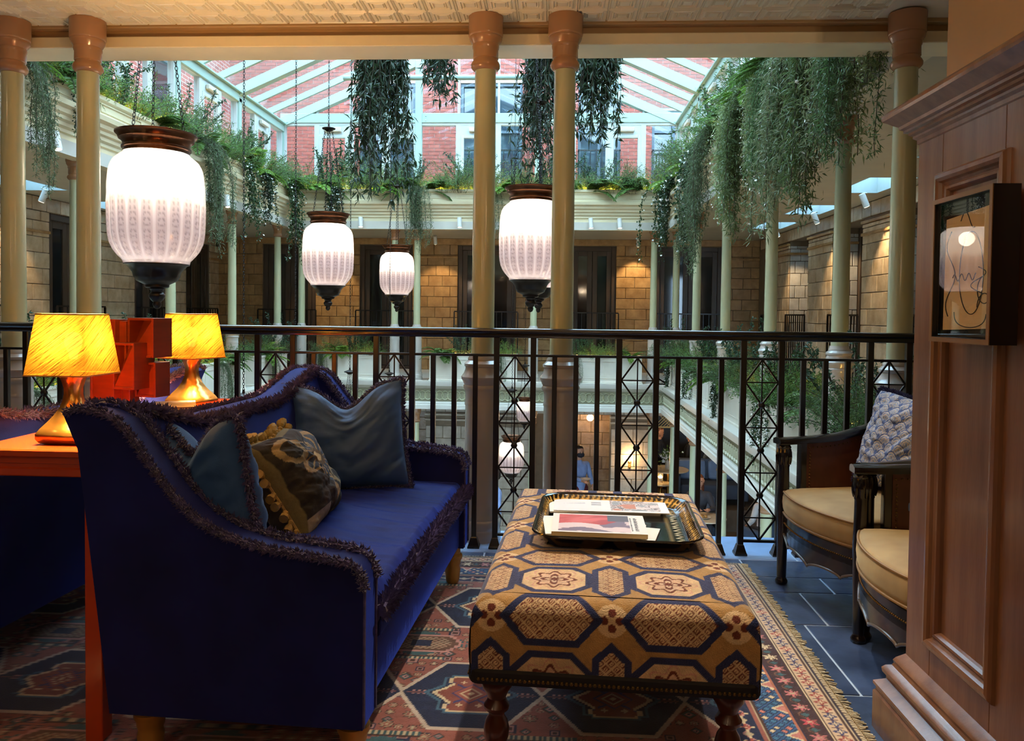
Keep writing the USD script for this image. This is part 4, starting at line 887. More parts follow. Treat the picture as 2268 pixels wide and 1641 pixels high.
HX, HY, ZT, ZB, RR = .335, .605, .492, .305, .045
def profile_ring(nseg=6):
    a = np.linspace(0, PI / 2, nseg); return [(RR * math.sin(t) - RR, ZT - RR + RR * math.cos(t)) for t in a]
su = np.r_[np.linspace(-HX + RR, HX - RR, 150)]
# one sheet per face: the top with its rolled edges carried down each side
def sheet(axis, sgn):
    """The side face below the roll."""
    n = 240 if axis == 0 else 380; w = HX if axis == 0 else HY
    t = np.linspace(-w + .0, w, n); arc = np.linspace(0, PI / 2, 24); h = np.linspace(ZT - RR, ZB, 52)[1:]
    off = np.r_[RR * np.sin(arc) - RR, np.zeros(len(h)) + .006 * np.sin(np.linspace(0, PI, len(h)))]; z = np.r_[ZT - RR + RR * np.cos(arc), h]; s = np.r_[0, np.cumsum(np.hypot(np.diff(off), np.diff(z)))]
    Tt, K = np.meshgrid(t, np.arange(len(z)), indexing="ij"); o, zz, ss = off[K], z[K], s[K]
    lim = w - RR + (o + RR); tt_ = np.clip(Tt, -lim, lim)
    if axis == 0: V = np.stack([tt_, sgn * (HY + o), zz], -1); u, v = Tt, sgn * (HY - RR + ss)
    else: V = np.stack([sgn * (HX + o), tt_, zz], -1); u, v = sgn * (HX - RR + ss), Tt
    f = grid(n, len(z)); f = f if (axis == 0) == (sgn < 0) else f[:, ::-1]
    return V.reshape(-1, 3), f[:, ::-1], ott_colour(u + .145, v + .46).reshape(-1, 3)
tu, tv = np.linspace(-HX + RR, HX - RR, 210), np.linspace(-HY + RR, HY - RR, 390); U, Vv = np.meshgrid(tu, tv, indexing="ij")
crown = ZT + .012 * (1 - (U / HX) ** 2) * (1 - (Vv / HY) ** 2)
parts = [(np.stack([U, Vv, crown], -1).reshape(-1, 3), grid(210, 390), ott_colour(U + .145, Vv + .46).reshape(-1, 3))] + [sheet(0, -1), sheet(0, 1), sheet(1, -1), sheet(1, 1)]
VV = np.vstack([p[0] for p in parts]); FF = np.vstack([p[1] + sum(len(q[0]) for q in parts[:i]) for i, p in enumerate(parts)]); CC = np.vstack([p[2] for p in parts])
put("cushion_top", (VV, FF), OTM, ott, smooth=True, col=CC, quads=True, label="tan carpet upholstery with navy outlined hexagons and octagons")
put("underside", box(-HX + .01, HX - .01, -HY + .01, HY - .01, .29, .47), mat("black_lining", "100C0A", .9), ott)
put("trim_band", rect_loft(-HX, HX, -HY, HY, [(.004, ZB - .018), (.008, ZB - .010), (.008, ZB + .012), (.003, ZB + .018)], .02, 5), mat("ottoman_braid", "15161F", .8), ott)
nl = [move(lathe([(.005, 0), (.004, .002), (.001, .003)], 6), (x, -HY - .008, ZB - .004), rx=90) for x in np.arange(-HX + .02, HX - .01, .011)] + [move(lathe([(.005, 0), (.004, .002), (.001, .003)], 6), (-HX - .008, y, ZB - .004), ry=-90) for y in np.arange(-HY + .02, HY, .011)]
put("nailheads", cat(*nl), mat("dull_brass", "6E5A34", .4, metal=.9), ott, kind="stuff")
LEGW = mat("turned_mahogany", "4A1F14", .25, var=.15, scale=12, stretch=(1, 1, .2), coat=.4)
legp = [(.012, 0), (.02, .004), (.026, .02), (.022, .035), (.016, .045), (.020, .055), (.026, .062), (.026, .072), (.019, .08), (.022, .10), (.030, .125), (.032, .145), (.027, .165), (.019, .178), (.020, .186), (.030, .194), (.032, .203), (.026, .212), (.022, .222), (.030, .24), (.038, .252), (.038, .268), (.034, .275), (.040, .28), (.040, .30)]
for x in (-1, 1):
    for y in (-1, 1): put("leg", move(lathe(legp, 24), (x * (HX - .055), y * (HY - .07), 0)), LEGW, ott, smooth=40)
# ---------------------------------------------------------------- blue velvet sofas with ruche fringe
VELV = graph("blue_velvet", {"tc": ("texture_coordinate", {}), "n": ("noise_texture", dict(scale=5., detail=3.)), "rm": ("rgb_ramp", dict(ramp=[(.3, C("10164A")), (.7, C("182068"))])), "bn": ("noise_texture", dict(scale=500., detail=1.)), "b": ("bump", dict(strength=.25, distance=.002)),
             "p": ("principled_bsdf", dict(roughness=.75, sheen_weight=.8, sheen_roughness=.38, sheen_tint=C("4468FF"), specular_ior_level=.2))},
             [("tc.object", "n.vector"), ("n.fac", "rm.fac"), ("rm.color", "p.base_color"), ("tc.object", "bn.vector"), ("bn.fac", "b.height"), ("b.normal", "p.normal")], "p.BSDF")
FRNG = mat("ruche_fringe", "4A427C", .9, color2="221D4C", scale=40, sheen=.6)
GILT = mat("gilt_wood", "B98F4A", .35, metal=.5, var=.15, scale=10)
ARM = np.array([(-.256, .155), (-.338, .819), (-.374, .90), (-.36, .916), (-.32, .916), (-.27, .908), (-.235, .89), (-.20, .85), (-.145, .777), (-.10, .715), (-.045, .66), (.03, .614), (.146, .583), (.30, .566), (.365, .558), (.388, .540), (.395, .50), (.395, .155)])
def armcurve(n=60):
    P = ARM[2:17]; return smoothpath(P, .012, 4)
def sofa_back(y):
    zt = .832 + .084 * sstep(.24, .70, abs(y)); k = zt / .916
    return zt
def build_sofa(parent):
    for y0 in (-.79, .68):
        c = armcurve(); out = np.vstack([ARM[:2], c, ARM[17:]])
        m = m3.Manifold(m3.Mesh(*[np.ascontiguousarray(a_, t_) for a_, t_ in ((extrude(out, .11, "xz", y0)[0], np.float32), (extrude(out, .11, "xz", y0)[1], np.uint32))]))
        a = put("arm", extrude(out, .11, "xz", y0), VELV, parent, smooth=35)
        for yy in (y0 + .004, y0 + .106):
            c3 = np.stack([c[:, 0], np.full(len(c), yy), c[:, 1] + .004], 1)
            low = np.array([[.398, yy, .50], [.399, yy, .46]]); outer = (yy < 0) == (yy == y0 + .004)
            if yy in (y0 + .004, y0 + .106): put("fringe", fringe(np.vstack([c3, [[.398, yy, .50]]]), .008, .012 if ((y0 < 0) == (yy < y0 + .05)) else .017, .0036, 6, seed=int(100 + yy * 100)), FRNG, a)
            put("piping", tube([[.397, yy, .5], [.397, yy, .35], [.397, yy, .16]], .004, 6), FRNG, a)
    ys = np.linspace(-.70, .70, 41); rings = []
    for y in ys:
        z = sofa_back(y); dx = -.12 * (z - .155) / .76
        rings.append([(-.256, y, .155), (-.256 + dx * .5, y, .155 + (z - .155) * .5), (-.256 + dx * .93, y, z - .05), (-.372, y, z - .02), (-.366, y, z), (-.33, y, z + .008), (-.29, y, z + .004), (-.268, y, z - .012), (-.258, y, z - .04), (-.235, y, z - .12), (-.20, y, .62), (-.17, y, .50), (-.14, y, .40), (-.14, y, .155)])
    bk = put("backrest", bezel(rings), VELV, parent, smooth=40)
    z = np.array([sofa_back(y) for y in ys])
    put("fringe", fringe(np.stack([np.full(41, -.272), ys, z - .012], 1), .010, .028, .0036, 7, 11), FRNG, bk)
    put("fringe", fringe(np.stack([np.full(41, -.366), ys, z], 1), .008, .018, .0036, 6, 12), FRNG, bk)
    put("base", box(-.25, .375, -.70, .70, .155, .34, .01), VELV, parent)
    put("front_skirt", box(.345, .372, -.685, .685, .155, .36, .008), VELV, parent)
    # seat cushion with a crown and gathered folds
    u, v = np.linspace(-.20, .405, 90), np.linspace(-.675, .675, 160); U, V = np.meshgrid(u, v, indexing="ij"); a, b = (U + .20) / .605, (V + .675) / 1.35
    rim = sstep(0, .05, a) * sstep(1., .93, a) * sstep(0, .02, b) * sstep(1, .98, b)
    fold = meshkit.fbm(np.stack([U * 2.2, V * 15 + 1.6 * np.sin(U * 5), U * 0], -1), 3, 2) - .5
    Zc = .385 + .068 * rim ** .45 + .018 * np.sin(a * PI) * np.sin(b * PI) + .030 * fold * rim * (.35 + .65 * a)
    put("seat_cushion", cat((np.stack([U, V, Zc], -1).reshape(-1, 3), grid(90, 160)), box(-.2, .405, -.675, .675, .33, .39, .01)), VELV, parent, smooth=50)
    put("fringe", fringe(np.stack([np.full(60, .408), np.linspace(-.68, .68, 60), .408 + .008 * np.sin(np.linspace(0, 3, 60))], 1), .016, .026, .0034, 9, 14), FRNG, parent, label="thick navy fringe along the seat front")
    for x in (-.2, .345):
        for y in (-.70, .70): put("leg", move(lathe([(.022, 0), (.027, .006), (.03, .02), (.034, .06), (.03, .075), (.034, .085), (.036, .10), (.042, .11), (.042, .122), (.034, .13), (.034, .158)], 20), (x, y, 0)), GILT, parent, smooth=40, label="gilded turned foot")
sofa = thing("velvet_sofa", "deep blue velvet two seat sofa with purple fringe holding three cushions", "sofa", (-.80, 2.64, .0105), -3.)
build_sofa(sofa)
dup(sofa, (-1.97, 2.64, .0105), 177., "blue velvet sofa facing away behind the orange console table", "sofa")

# ---------------------------------------------------------------- cushions
def pillow(w, h, t, chop=0., seed=0, n=44, sag=.0):
    """Cushion standing on its lower edge: width x, thickness y, height z; returns front, back and the seam loop."""
    g_ = np.linspace(-1, 1, n); U, V = np.meshgrid(g_, g_, indexing="ij")
    pull = 1 - .07 * (1 - np.abs(V) ** 2) * np.abs(U) ** 3; pullv = 1 - .07 * (1 - np.abs(U) ** 2) * np.abs(V) ** 3
    x = U * w / 2 * pull; z = h / 2 + V * h / 2 * pullv
    ch = chop * np.exp(-(U / .42) ** 2) * sstep(-.2, 1, V); z = z - ch * h
    th = (1 - np.abs(U) ** 3.2) ** .55 * (1 - np.abs(V) ** 3.2) ** .55 * (1 - .45 * chop * 3 * np.exp(-(U / .3) ** 2) * sstep(0, 1, V)); th = np.maximum(th, 0)
    wr = (meshkit.fbm(np.stack([U * 3 + V * 2, V * 5 - U * 3 * np.sign(U), U * 0 + seed], -1), 3, seed) - .5) * .034 * np.minimum(th * 2, 1)
    # gathers running from the chop
    wr += chop * .05 * np.sin((np.abs(U) * 9 + V * 5)) * sstep(-.3, .8, V) * th * .5
    sides = []
    for s in (1, -1):
        y = s * (t / 2 * th) + wr * (1 if s > 0 else .6); v = np.stack([x, y, z], -1); f = grid(n, n); sides.append((v.reshape(-1, 3), f if s < 0 else f[:, ::-1]))
    e = [(i, 0) for i in range(n)] + [(n - 1, j) for j in range(1, n)] + [(i, n - 1) for i in range(n - 2, -1, -1)] + [(0, j) for j in range(n - 2, -1, -1)]
    loop = np.array([[x[i, j], 0, z[i, j]] for i, j in e]); return sides, loop, (U, V)
def cushion(label, loc, rz, lean, w, h, t, mf, mb, chop, seed, trim="fringe", col=None, trim_col=FRNG, tilt=0.):
    c = thing("cushion", label, "cushion", loc, rz, group=None, rx=lean, ry=tilt)
    (fr, bk), loop, (U, V) = pillow(w, h, t, chop, seed, 130 if col is not None else 48)
    put("front_cover", fr, mf, c, smooth=True, quads=True, col=None if col is None else col(U, V).reshape(-1, 3)); put("back_cover", bk, mb, c, smooth=True, quads=True)
    if trim == "fringe": put("fringe", fringe(loop, .006, .017, .0036, 7, seed), trim_col, c)
    else:
        put("braid", tube(loop, .006, 6), trim_col, c); L = resample(loop, .032)
        tas = lathe([(.015, -.04), (.014, -.024), (.007, -.014), (.011, -.006), (.007, 0), (.002, .003)], 8); g_ = np.random.default_rng(seed)
        cen = loop.mean(0)
        for p in L[:-1]:
            o = p - cen; ang = math.degrees(math.atan2(o[0], -o[2])); put("tassel", move(move(tas, (0, 0, 0), ry=-ang + g_.uniform(-15, 15), rx=g_.uniform(-25, 25)), p), trim_col, c)
    return c
VELT = graph("slate_blue_velvet", {"p": ("principled_bsdf", dict(base_color=C("32568E"), roughness=.7, sheen_weight=.6, sheen_roughness=.35, sheen_tint=C("8FB4E8"), specular_ior_level=.25)), "tc": ("texture_coordinate", {}), "bn": ("noise_texture", dict(scale=400.)), "b": ("bump", dict(strength=.2, distance=.002))}, [("tc.object", "bn.vector"), ("bn.fac", "b.height"), ("b.normal", "p.normal")], "p.BSDF")
VELG = mat("teal_velvet", "2C4C80", .7, sheen=.6, sheen_tint="7FA6D0", var=.1, scale=4, bump=.15, bscale=400, bdist=.002)
OLIVE = mat("olive_velvet", "6A5A3A", .8, sheen=.4, var=.12, scale=5, bump=.2, bscale=300, bdist=.002)
TASS = mat("gold_tassel", "A88C4E", .85, var=.2, scale=30)
TAP = mat("tapestry_wool", "FFFFFF", .9, vcol=True, var=.12, scale=90, bump=.3, bscale=300, bdist=.002)
def tapestry(U, V):
    c = np.empty(U.shape + (3,)); c[:] = C("2A2622")
    w = np.hypot(U * 1.1 + .1, V - .15); a = np.arctan2(V - .15, U + .1); lob = .62 + .2 * np.cos(a * 5 + 1.2) + .12 * np.sin(a * 3)
    k = w < lob; c[k] = C("8A7450"); c[k & (w < lob * .78)] = C("3B4656"); c[k & (np.abs(np.sin(a * 7 + w * 6)) < .35)] = C("A08760"); c[k & (w < .22)] = C("5A4A34"); c[k & (w < .12)] = C("B09A70")
    c[(np.hypot(U - .2, V + .55) < .34)] = C("3A2C20"); k = (np.abs(np.hypot(U - .55, V - .5) - .25) < .05) | (np.abs(np.hypot(U + .6, V + .4) - .22) < .05); c[k] = C("8A7A58"); c[(V < -.72) & (U > .2)] = C("9A8E78"); c[np.maximum(np.abs(U), np.abs(V)) > .93] = C("6E6440")
    return c
ZS = .462
cushion("slate blue velvet cushion with dark fringe leaning on the near sofa arm", (-.93, 2.12, ZS - .01), -32., 10., .46, .45, .17, VELT, VELT, .22, 4, tilt=-4)
cushion("tapestry cushion with gold tassels, middle of the three on the sofa", (-.78, 2.60, ZS - .012), -88., 34., .42, .36, .23, TAP, OLIVE, .04, 5, "tassel", tapestry, TASS)
cushion("large teal blue velvet cushion with purple fringe against the far sofa arm", (-.80, 3.06, ZS - .005), 196., 16., .48, .45, .19, VELG, VELG, .22, 6, tilt=3)

# ---------------------------------------------------------------- orange console table, lamps, sculpture
LACQ = mat("orange_lacquer", "C2441C", .18, var=.06, scale=5, coat=.6)
tb = thing("console_table", "glossy orange red lacquered console table between the two sofas", "table", (-1.385, 2.63, .0105))
put("top", rect_loft(-.185, .185, -.63, .63, [(-.004, .768), (0, .772), (0, .786), (-.004, .790)]), LACQ, tb); put("apron", cat(rect_loft(-.175, .175, -.615, .615, [(0, .715), (.003, .718), (.003, .735), (-.002, .74), (-.002, .748), (.004, .752), (.004, .768)])), LACQ, tb)
for x in (-1, 1):
    for y in (-1, 1): put("leg", box(x * .163 - .024, x * .163 + .024, y * .603 - .024, y * .603 + .024, 0, .72, .002), LACQ, tb)
SILK = graph("slub_silk_shade", {"tc": ("texture_coordinate", {}), "mp": ("mapping", dict(rotation=(0, math.radians(35), 0))), "m2": ("mapping", dict(scale=(1.6, 1., 50.))), "n": ("noise_texture", dict(scale=7., detail=3., roughness=.7)), "rm": ("rgb_ramp", dict(ramp=[(.36, np.array((.002, .0008, .0001))), (.46, np.array((.014, .0068, .0007))), (.7, np.array((.026, .0135, .0014)))])),
            "tl": ("translucent_bsdf", {}), "df": ("diffuse_bsdf", {}), "tp": ("transparent_bsdf", dict(color=(1., .72, .25))), "a": ("mix_closure", dict(fac=.25)), "b": ("mix_closure", dict(fac=.02)), "geo": ("geometry", {}), "sw": ("separate_xyz", {}), "ad": ("math", dict(math_type="add")), "cb": ("combine_xyz", {})},
            [("tc.object", "sw.vector"), ("sw.x", "ad.value1"), ("sw.y", "ad.value2"), ("ad.value", "cb.x"), ("sw.z", "cb.z"), ("cb.vector", "mp.vector"), ("mp.vector", "m2.vector"), ("m2.vector", "n.vector"), ("n.fac", "rm.fac"), ("rm.color", "tl.color"), ("rm.color", "df.color"), ("tl.BSDF", "a.closure1"), ("df.BSDF", "a.closure2"), ("a.closure", "b.closure1"), ("tp.BSDF", "b.closure2")], "b.closure")
BRASS = mat("brushed_gold", "D8A04A", .25, metal=.9, rvar=.06, scale=6)
def table_lamp(label, x, y, rz):
    t = thing("table_lamp", label, "lamp", (x, y, .801), rz, group="table lamps")
    S4 = lambda prof: rect_loft(0, 0, 0, 0, prof, .0, 0)
    put("base", S4([(.052, 0), (.062, .005), (.068, .016), (.068, .03), (.060, .044), (.048, .060), (.036, .078), (.026, .098), (.020, .118), (.0175, .136), (.018, .155), (.022, .175), (.028, .192)]), BRASS, t, smooth=35)
    b0, b1, z0, z1 = .087, .066, .193, .362
    v = np.array([[s * b, q * b, z] for b, z in ((b0, z0), (b1, z1)) for s, q in ((-1, -1), (1, -1), (1, 1), (-1, 1))]); k = .0015
    vi = np.array([[s * (b - k), q * (b - k), z] for b, z in ((b0, z0), (b1, z1)) for s, q in ((-1, -1), (1, -1), (1, 1), (-1, 1))])
    sh = put("shade", (v, np.array([[j, (j + 1) % 4, 4 + (j + 1) % 4, 4 + j] for j in range(4)])), SILK, t, label="slubbed silk shade glowing yellow orange")
    E = []
    for b, z in ((b0, z0), (b1, z1)):
        for j in range(4):
            p, q = [(-1, -1), (1, -1), (1, 1), (-1, 1)][j], [(1, -1), (1, 1), (-1, 1), (-1, -1)][j]; E.append(bar((p[0] * b, p[1] * b, z), (q[0] * b, q[1] * b, z), .003, .004))
    put("trim", cat(*E), mat("shade_trim", "C98A3A", .7), sh)
    put("bulb", move(lathe([(.01, -.03), (.012, -.015), (.022, .01), (.024, .025), (.016, .042), (.004, .047)], 16), (0, 0, .265)), graph("lamp_bulb", {"e": ("emission", dict(color=(1, .62, .25), strength=18.))}, [], "e.emission") if "lamp_bulb" not in _mats else _mats["lamp_bulb"], t, smooth=True)
    put("stem", tube([(0, 0, .19), (0, 0, .21), (0, 0, .24)], .008, 10), BRASS, t)
    l = UsdLux.SphereLight.Define(stage, f"{t}/bulb_light"); l.CreateRadiusAttr(.03); l.CreateColorAttr(Gf.Vec3f(1, .60, .24)); l.CreateIntensityAttr(LAMPI); l.AddTranslateOp().Set(Gf.Vec3d(0, 0, .285))
LAMPI = 2600.
table_lamp("nearer gold table lamp with tapering slub silk shade", -1.357, 2.134, 0.)
table_lamp("farther gold table lamp with tapering slub silk shade", -1.40, 2.95, -20.)
MAHO = mat("red_brown_wood", "7A2E14", .3, var=.15, scale=6, stretch=(1, 1, 6), coat=.3)
sc = thing("wooden_sculpture", "abstract red brown wooden sculpture of stacked open boxes on a post", "sculpture", (-1.40, 2.50, .801), -12.)
put("post", box(-.022, .022, -.022, .022, .02, .13, .002), MAHO, sc); put("plinth", box(-.07, .07, -.07, .07, 0, .02, .003), mat("sculpture_plinth", "8A6A3A", .35, metal=.4), sc)
def boxshell(x0, x1, y0, y1, z0, z1, w=.008, open_="y"):
    return cat(box(x0, x0 + w, y0, y1, z0, z1, .001), box(x1 - w, x1, y0, y1, z0, z1, .001), box(x0 + w, x1 - w, y0, y1, z0, z0 + w, .001), box(x0 + w, x1 - w, y0, y1, z1 - w, z1, .001), box(x0 + w, x1 - w, y1 - w, y1, z0 + w, z1 - w))
for a in ((-.105, -.010, -.05, .04, .225, .345), (-.105, -.010, -.055, .03, .07, .212)):
    bb_ = put("box_block", boxshell(*a), MAHO, sc); put("front_panel", box(a[0] + .008, a[1] - .008, a[2] + .004, a[2] + .012, a[4] + .008, a[5] - .008), MAHO, bb_)
for a in ((.012, .112, -.02, .07, .22, .35), (.0, .085, -.075, .02, .12, .27), (.03, .112, -.01, .06, .09, .205)):
    bb_ = put("box_block", boxshell(*a), MAHO, sc); x0, x1, ya, yb, za, zb = a; put("slanted_face", (np.array([(x0 + .006, ya + .004, za + .006), (x1 - .006, ya + .004, za + .006), (x1 - .006, ya + .004, zb - .006), (x0 + .006, yb - .02, zb - .006), (x0 + .006, yb - .02, za + .006), (x1 - .006, yb - .012, za + .006)]), np.array([[0, 1, 2], [0, 2, 3], [0, 3, 4], [1, 5, 2], [0, 4, 5], [0, 5, 1], [2, 5, 3], [3, 5, 4]])), MAHO, bb_)
put("core", box(-.014, .014, -.03, .03, .12, .34, .002), MAHO, sc)
b1 = thing("book", "thin gilt edged book lowest in the stack beside the wooden sculpture", "book", (-1.285, 2.62, .801), 16., group=None)
b2 = thing("book", "thin gilt edged book on top of the stack beside the wooden sculpture", "book", (-1.292, 2.60, .8285), 26., group=None)
BKC = mat("book_cover", "6A4A22", .4, metal=.3); PAGE = mat("page_edges", "C9B684", .7)
for b in (b1, b2):
    put("cover", cat(box(-.065, .065, -.10, .10, 0, .003), box(-.065, .065, -.10, .10, .0235, .0265), box(-.066, -.063, -.10, .10, 0, .0265)), BKC, b); put("pages", box(-.062, .062, -.097, .097, .0035, .023), PAGE, b)

# ---------------------------------------------------------------- tray and magazines on the ottoman
TRAYM = mat("black_tray_lacquer", "FFFFFF", .12, vcol=True, coat=.6)
tr = thing("tray", "black lacquer tray with gilt floral rim on the ottoman", "tray", (.205, 2.425, .5165), -3.5)
rx, ry = .245, .285
_u = rect_loft(-.205, .205, -.235, .235, [(-.03, -.002), (0, .0), (.005, .004), (.030, .030), (.036, .034), (.040, .034), (.042, .037), (.040, .041)], .05, 8)
put("underside", (_u[0], _u[1][:-32]), mat("tray_outside", "0C0A0A", .12, coat=.6), tr, smooth=40)
def tray_in():
    V, Cc = [], []; n = 96; R = []
    prof = [(-.195, .006)] + [(o, .0062) for o in np.linspace(-.13, -.004, 14)] + [(.003, .0075)] + [(o, .009 + (o - .006) * 1.1) for o in np.linspace(.006, .031, 9)] + [(.036, .038), (.040, .040)]
    for o, z in prof:
        r = .05 + min(o, .04) if o > -.045 else .004; ring = []
        for cx, cy, a0 in ((1, 1, 0), (-1, 1, 90), (-1, -1, 180), (1, -1, 270)):
            for k in range(24):
                a = math.radians(a0 + 90 * k / 23); ring.append((cx * (.205 + o - r) + r * math.cos(a), cy * (.235 + o - r) + r * math.sin(a), z))
        # fill the straight sides
        ring = np.array(ring); ring = np.vstack([np.linspace(ring[i], ring[(i + 1) % 96], 2 if i % 24 != 23 else 60, endpoint=False) for i in range(96)]); R.append(ring)
    R = np.array(R); k, m = R.shape[:2]; o = np.array([p[0] for p in prof]); s = np.cumsum(np.r_[0, np.linalg.norm(np.diff(R[-4], axis=0), axis=1)])
    O, S_ = np.meshgrid(o, s, indexing="ij"); c = np.empty((k, m, 3)); c[:] = C("0C0B0C")
    GO = C("B8924A"); v = (O - .0185) / .014; leaf = (np.abs(((S_ + v * .008) / .018) % 1 - .5) < .30 * (1 - np.abs(v))) & (O > .004) & (O < .034); c[leaf] = GO; c[(np.abs(v) < .16) & (np.abs((S_ / .036) % 1 - .5) < .35)] = C("D8B060")
    zz = (O > -.030) & (O < -.012) & (np.abs((O + .021) / .009 - (np.abs((S_ / .016) % 1 - .5) * 4 - 1)) < .5); c[zz] = C("C8C4A8"); c[np.abs(O + .04) < .004] = C("7A6A44"); c[O > .033] = C("1A120E")
    i, j = np.meshgrid(np.arange(k - 1), np.arange(m), indexing="ij"); a, b = i * m + j, i * m + (j + 1) % m
    q = np.stack([a, b, b + m, a + m], -1).reshape(-1, 4)
    return R.reshape(-1, 3), q, c.reshape(-1, 3)
ti = tray_in(); put("inside", ti[:2], TRAYM, tr, smooth=True, col=ti[2], quads=True, label="gilt leaf border inside the tray")
put("well", box(-.20, .20, -.228, .228, .003, .0058), mat("tray_well", "1C2C30", .08, coat=.8), tr)
PRINT = mat("printed_paper", "FFFFFF", .35, vcol=True)
WP, PG = mat("white_page", "E4E2DC", .5), mat("magazine_pages", "C8B48C", .7)
def sheet_col(n, m, fn):
    u, v = np.linspace(0, 1, n), np.linspace(0, 1, m); U, V = np.meshgrid(u, v, indexing="ij"); return U, V, fn(U, V)
def cover_red(U, V):
    c = np.empty(U.shape + (3,)); c[:] = C("E6E3E4"); pic = (U > .07) & (U < .83) & (V > .06) & (V < .95)
    w = meshkit.fbm(np.stack([U * 4 + 1.5 * np.sin(V * 3), V * 3.5 - U, U * 0], -1), 4, 3); edge = .42 + .18 * np.sin(U * 4 + .5)
    red = np.array(C("A83A34"))[None, None] * (.7 + .9 * w[..., None]) + np.array([.1, .07, .07]) * sstep(.55, .8, w)[..., None]
    low = np.where((w > .5)[..., None], C("D8C8D0"), C("7A6A80")); c[pic] = np.where((V > edge - .3 * sstep(.55, .8, U) * 0 - .1 + .5 * sstep(.5, .83, U))[..., None], red, low)[pic]; dk = pic & (U > .60) & (V > .62); c[dk] = C("5A5560") * 1.; return c
def cover_fig(U, V):
    c = np.empty(U.shape + (3,)); c[:] = C("E2E4EC"); pic = (U > .5) & (U < .93) & (V > .1) & (V < .9); c[pic] = C("D0C8CC")
    w = meshkit.fbm(np.stack([U * 9, V * 7, U * 0 + 2], -1), 4, 9); c[pic & (np.abs(w - .5) < .02)] = C("4A3C3C"); c[pic & (w > .56) & (U < .72)] = C("B9785E"); c[pic & (w < .38)] = C("8E96A0"); c[pic & (np.abs(w - .44) < .014)] = C("5A4A48")
    c[(np.abs(V - (.48 + (U - .1) * .25)) < .02 * (U - .08) * 6) & (U > .08) & (U < .28)] = C("A8B0C4"); c[(U > .335) & (U < .42) & (np.abs((V * 16) % 1 - .5) < .2) & (V > .38) & (V < .62)] = C("6A6E7A"); return c
def magazine(label, loc, rz, w, h, t, fn=None, group=None):
    mg = thing("magazine", label, "magazine", loc, rz)
    put("pages", box(0, w, 0, h, 0, t - .0008), PG if t > .008 else WP, mg)
    if fn:
        U, V, c = sheet_col(150, 110, fn); put("cover", (np.stack([U * (w + .002) - .001, V * (h + .002) - .001, U * 0 + t], -1).reshape(-1, 3), grid(150, 110)), PRINT, mg, smooth=True, quads=True, col=c.reshape(-1, 3))
    else: put("cover", box(-.001, w + .001, -.001, h + .001, t - .0008, t), WP, mg)
    return mg
ZT_ = .5165 + .0068
magazine("plain white booklet under the red covered magazine, fanned to the right", (.085, 2.235, ZT_), -14, .21, .19, .006)
magazine("white booklet half under the red covered magazine, nearest the tray corner", (.06, 2.23, ZT_ + .0062), -8, .21, .19, .005)
magazine("pale booklet with a tan edge under the red magazine, at its left", (-.012, 2.245, ZT_ + .0114), 3, .2, .20, .006)
mg = magazine("thick magazine with a red floral cover picture on top of the stack", (.005, 2.225, ZT_ + .0176), -2, .275, .205, .013, cover_red)
INK = mat("print_ink", "3A3A40", .5)
gq = np.random.default_rng(4)
put("print_marks", cat(*[box(.243, .243 + gq.uniform(.006, .011), y, y + .0035, .0128, .0132) for y in np.arange(.03, .17, .006)] + [box(.232, .236, y, y + gq.uniform(.006, .012), .0128, .0132) for y in np.arange(.03, .165, .016)]), INK, mg, label="two lines of small print down the cover edge")
m2_ = magazine("open white leaflet with a drawn figure, behind the magazines", (.012, 2.53, ZT_ + .012), -1.5, .375, .20, .003, cover_fig)
magazine("plain white card beneath the open leaflet", (.0, 2.525, ZT_ + .006), 1.5, .36, .205, .0055)
magazine("stacked pale journal at the bottom behind the magazines", (.02, 2.54, ZT_), 0, .34, .19, .0058)

# ---------------------------------------------------------------- mahogany panelled cabinet and framed drawing
MAH = mat("mahogany", "8C6448", .3, color2="704A34", scale=3, stretch=(6, 6, .6), bump=.04, bscale=40, coat=.4, detail=5)
MAHL = mat("mahogany_upper", "6E4028", .34, color2="5A3220", scale=3, stretch=(6, 6, .6), coat=.25, detail=5)
cb = thing("panelled_cabinet", "tall dark mahogany panelled cabinet with moulded cornice at the right", "cabinet")
CX, CY0, CY1 = 1.0, -.6, 2.205
put("carcass", box(CX + .012, 1.268, CY0, CY1 - .002, .1, 1.70), MAH, cb)
pf = [(0, 1.655), (.004, 1.658), (.004, 1.668), (.012, 1.674), (.012, 1.680), (.020, 1.684), (.022, 1.690), (.030, 1.693), (.030, 1.700), (.038, 1.704), (.040, 1.712), (.052, 1.720), (.062, 1.728), (.072, 1.734), (.074, 1.742), (.072, 1.750), (.058, 1.762), (.0, 1.766)]
put("cornice", rect_loft(CX, 1.19, CY0, CY1, pf), MAH, cb, smooth=25)
pb = [(.062, 0), (.062, .105), (.056, .112), (.056, .118), (.062, .126), (.062, .134), (.044, .146), (.036, .152), (.036, .160), (.044, .168), (.046, .180), (.038, .190), (.026, .196), (.022, .204), (.024, .212), (.018, .222), (.004, .236), (0, .240)]
put("plinth", rect_loft(CX, 1.19, CY0, CY1, pb), MAH, cb, smooth=25)
PY = [(1.79, 2.07), (1.12, 1.55), (.45, .95)]; pz0, pz1 = .335, 1.535
ed = [CY1] + [q for p in PY for q in (p[1], p[0])] + [CY0]
for k in range(0, len(ed), 2): put("stile", box(CX, CX + .02, ed[k + 1], ed[k], .22, 1.67, .002), MAH, cb)
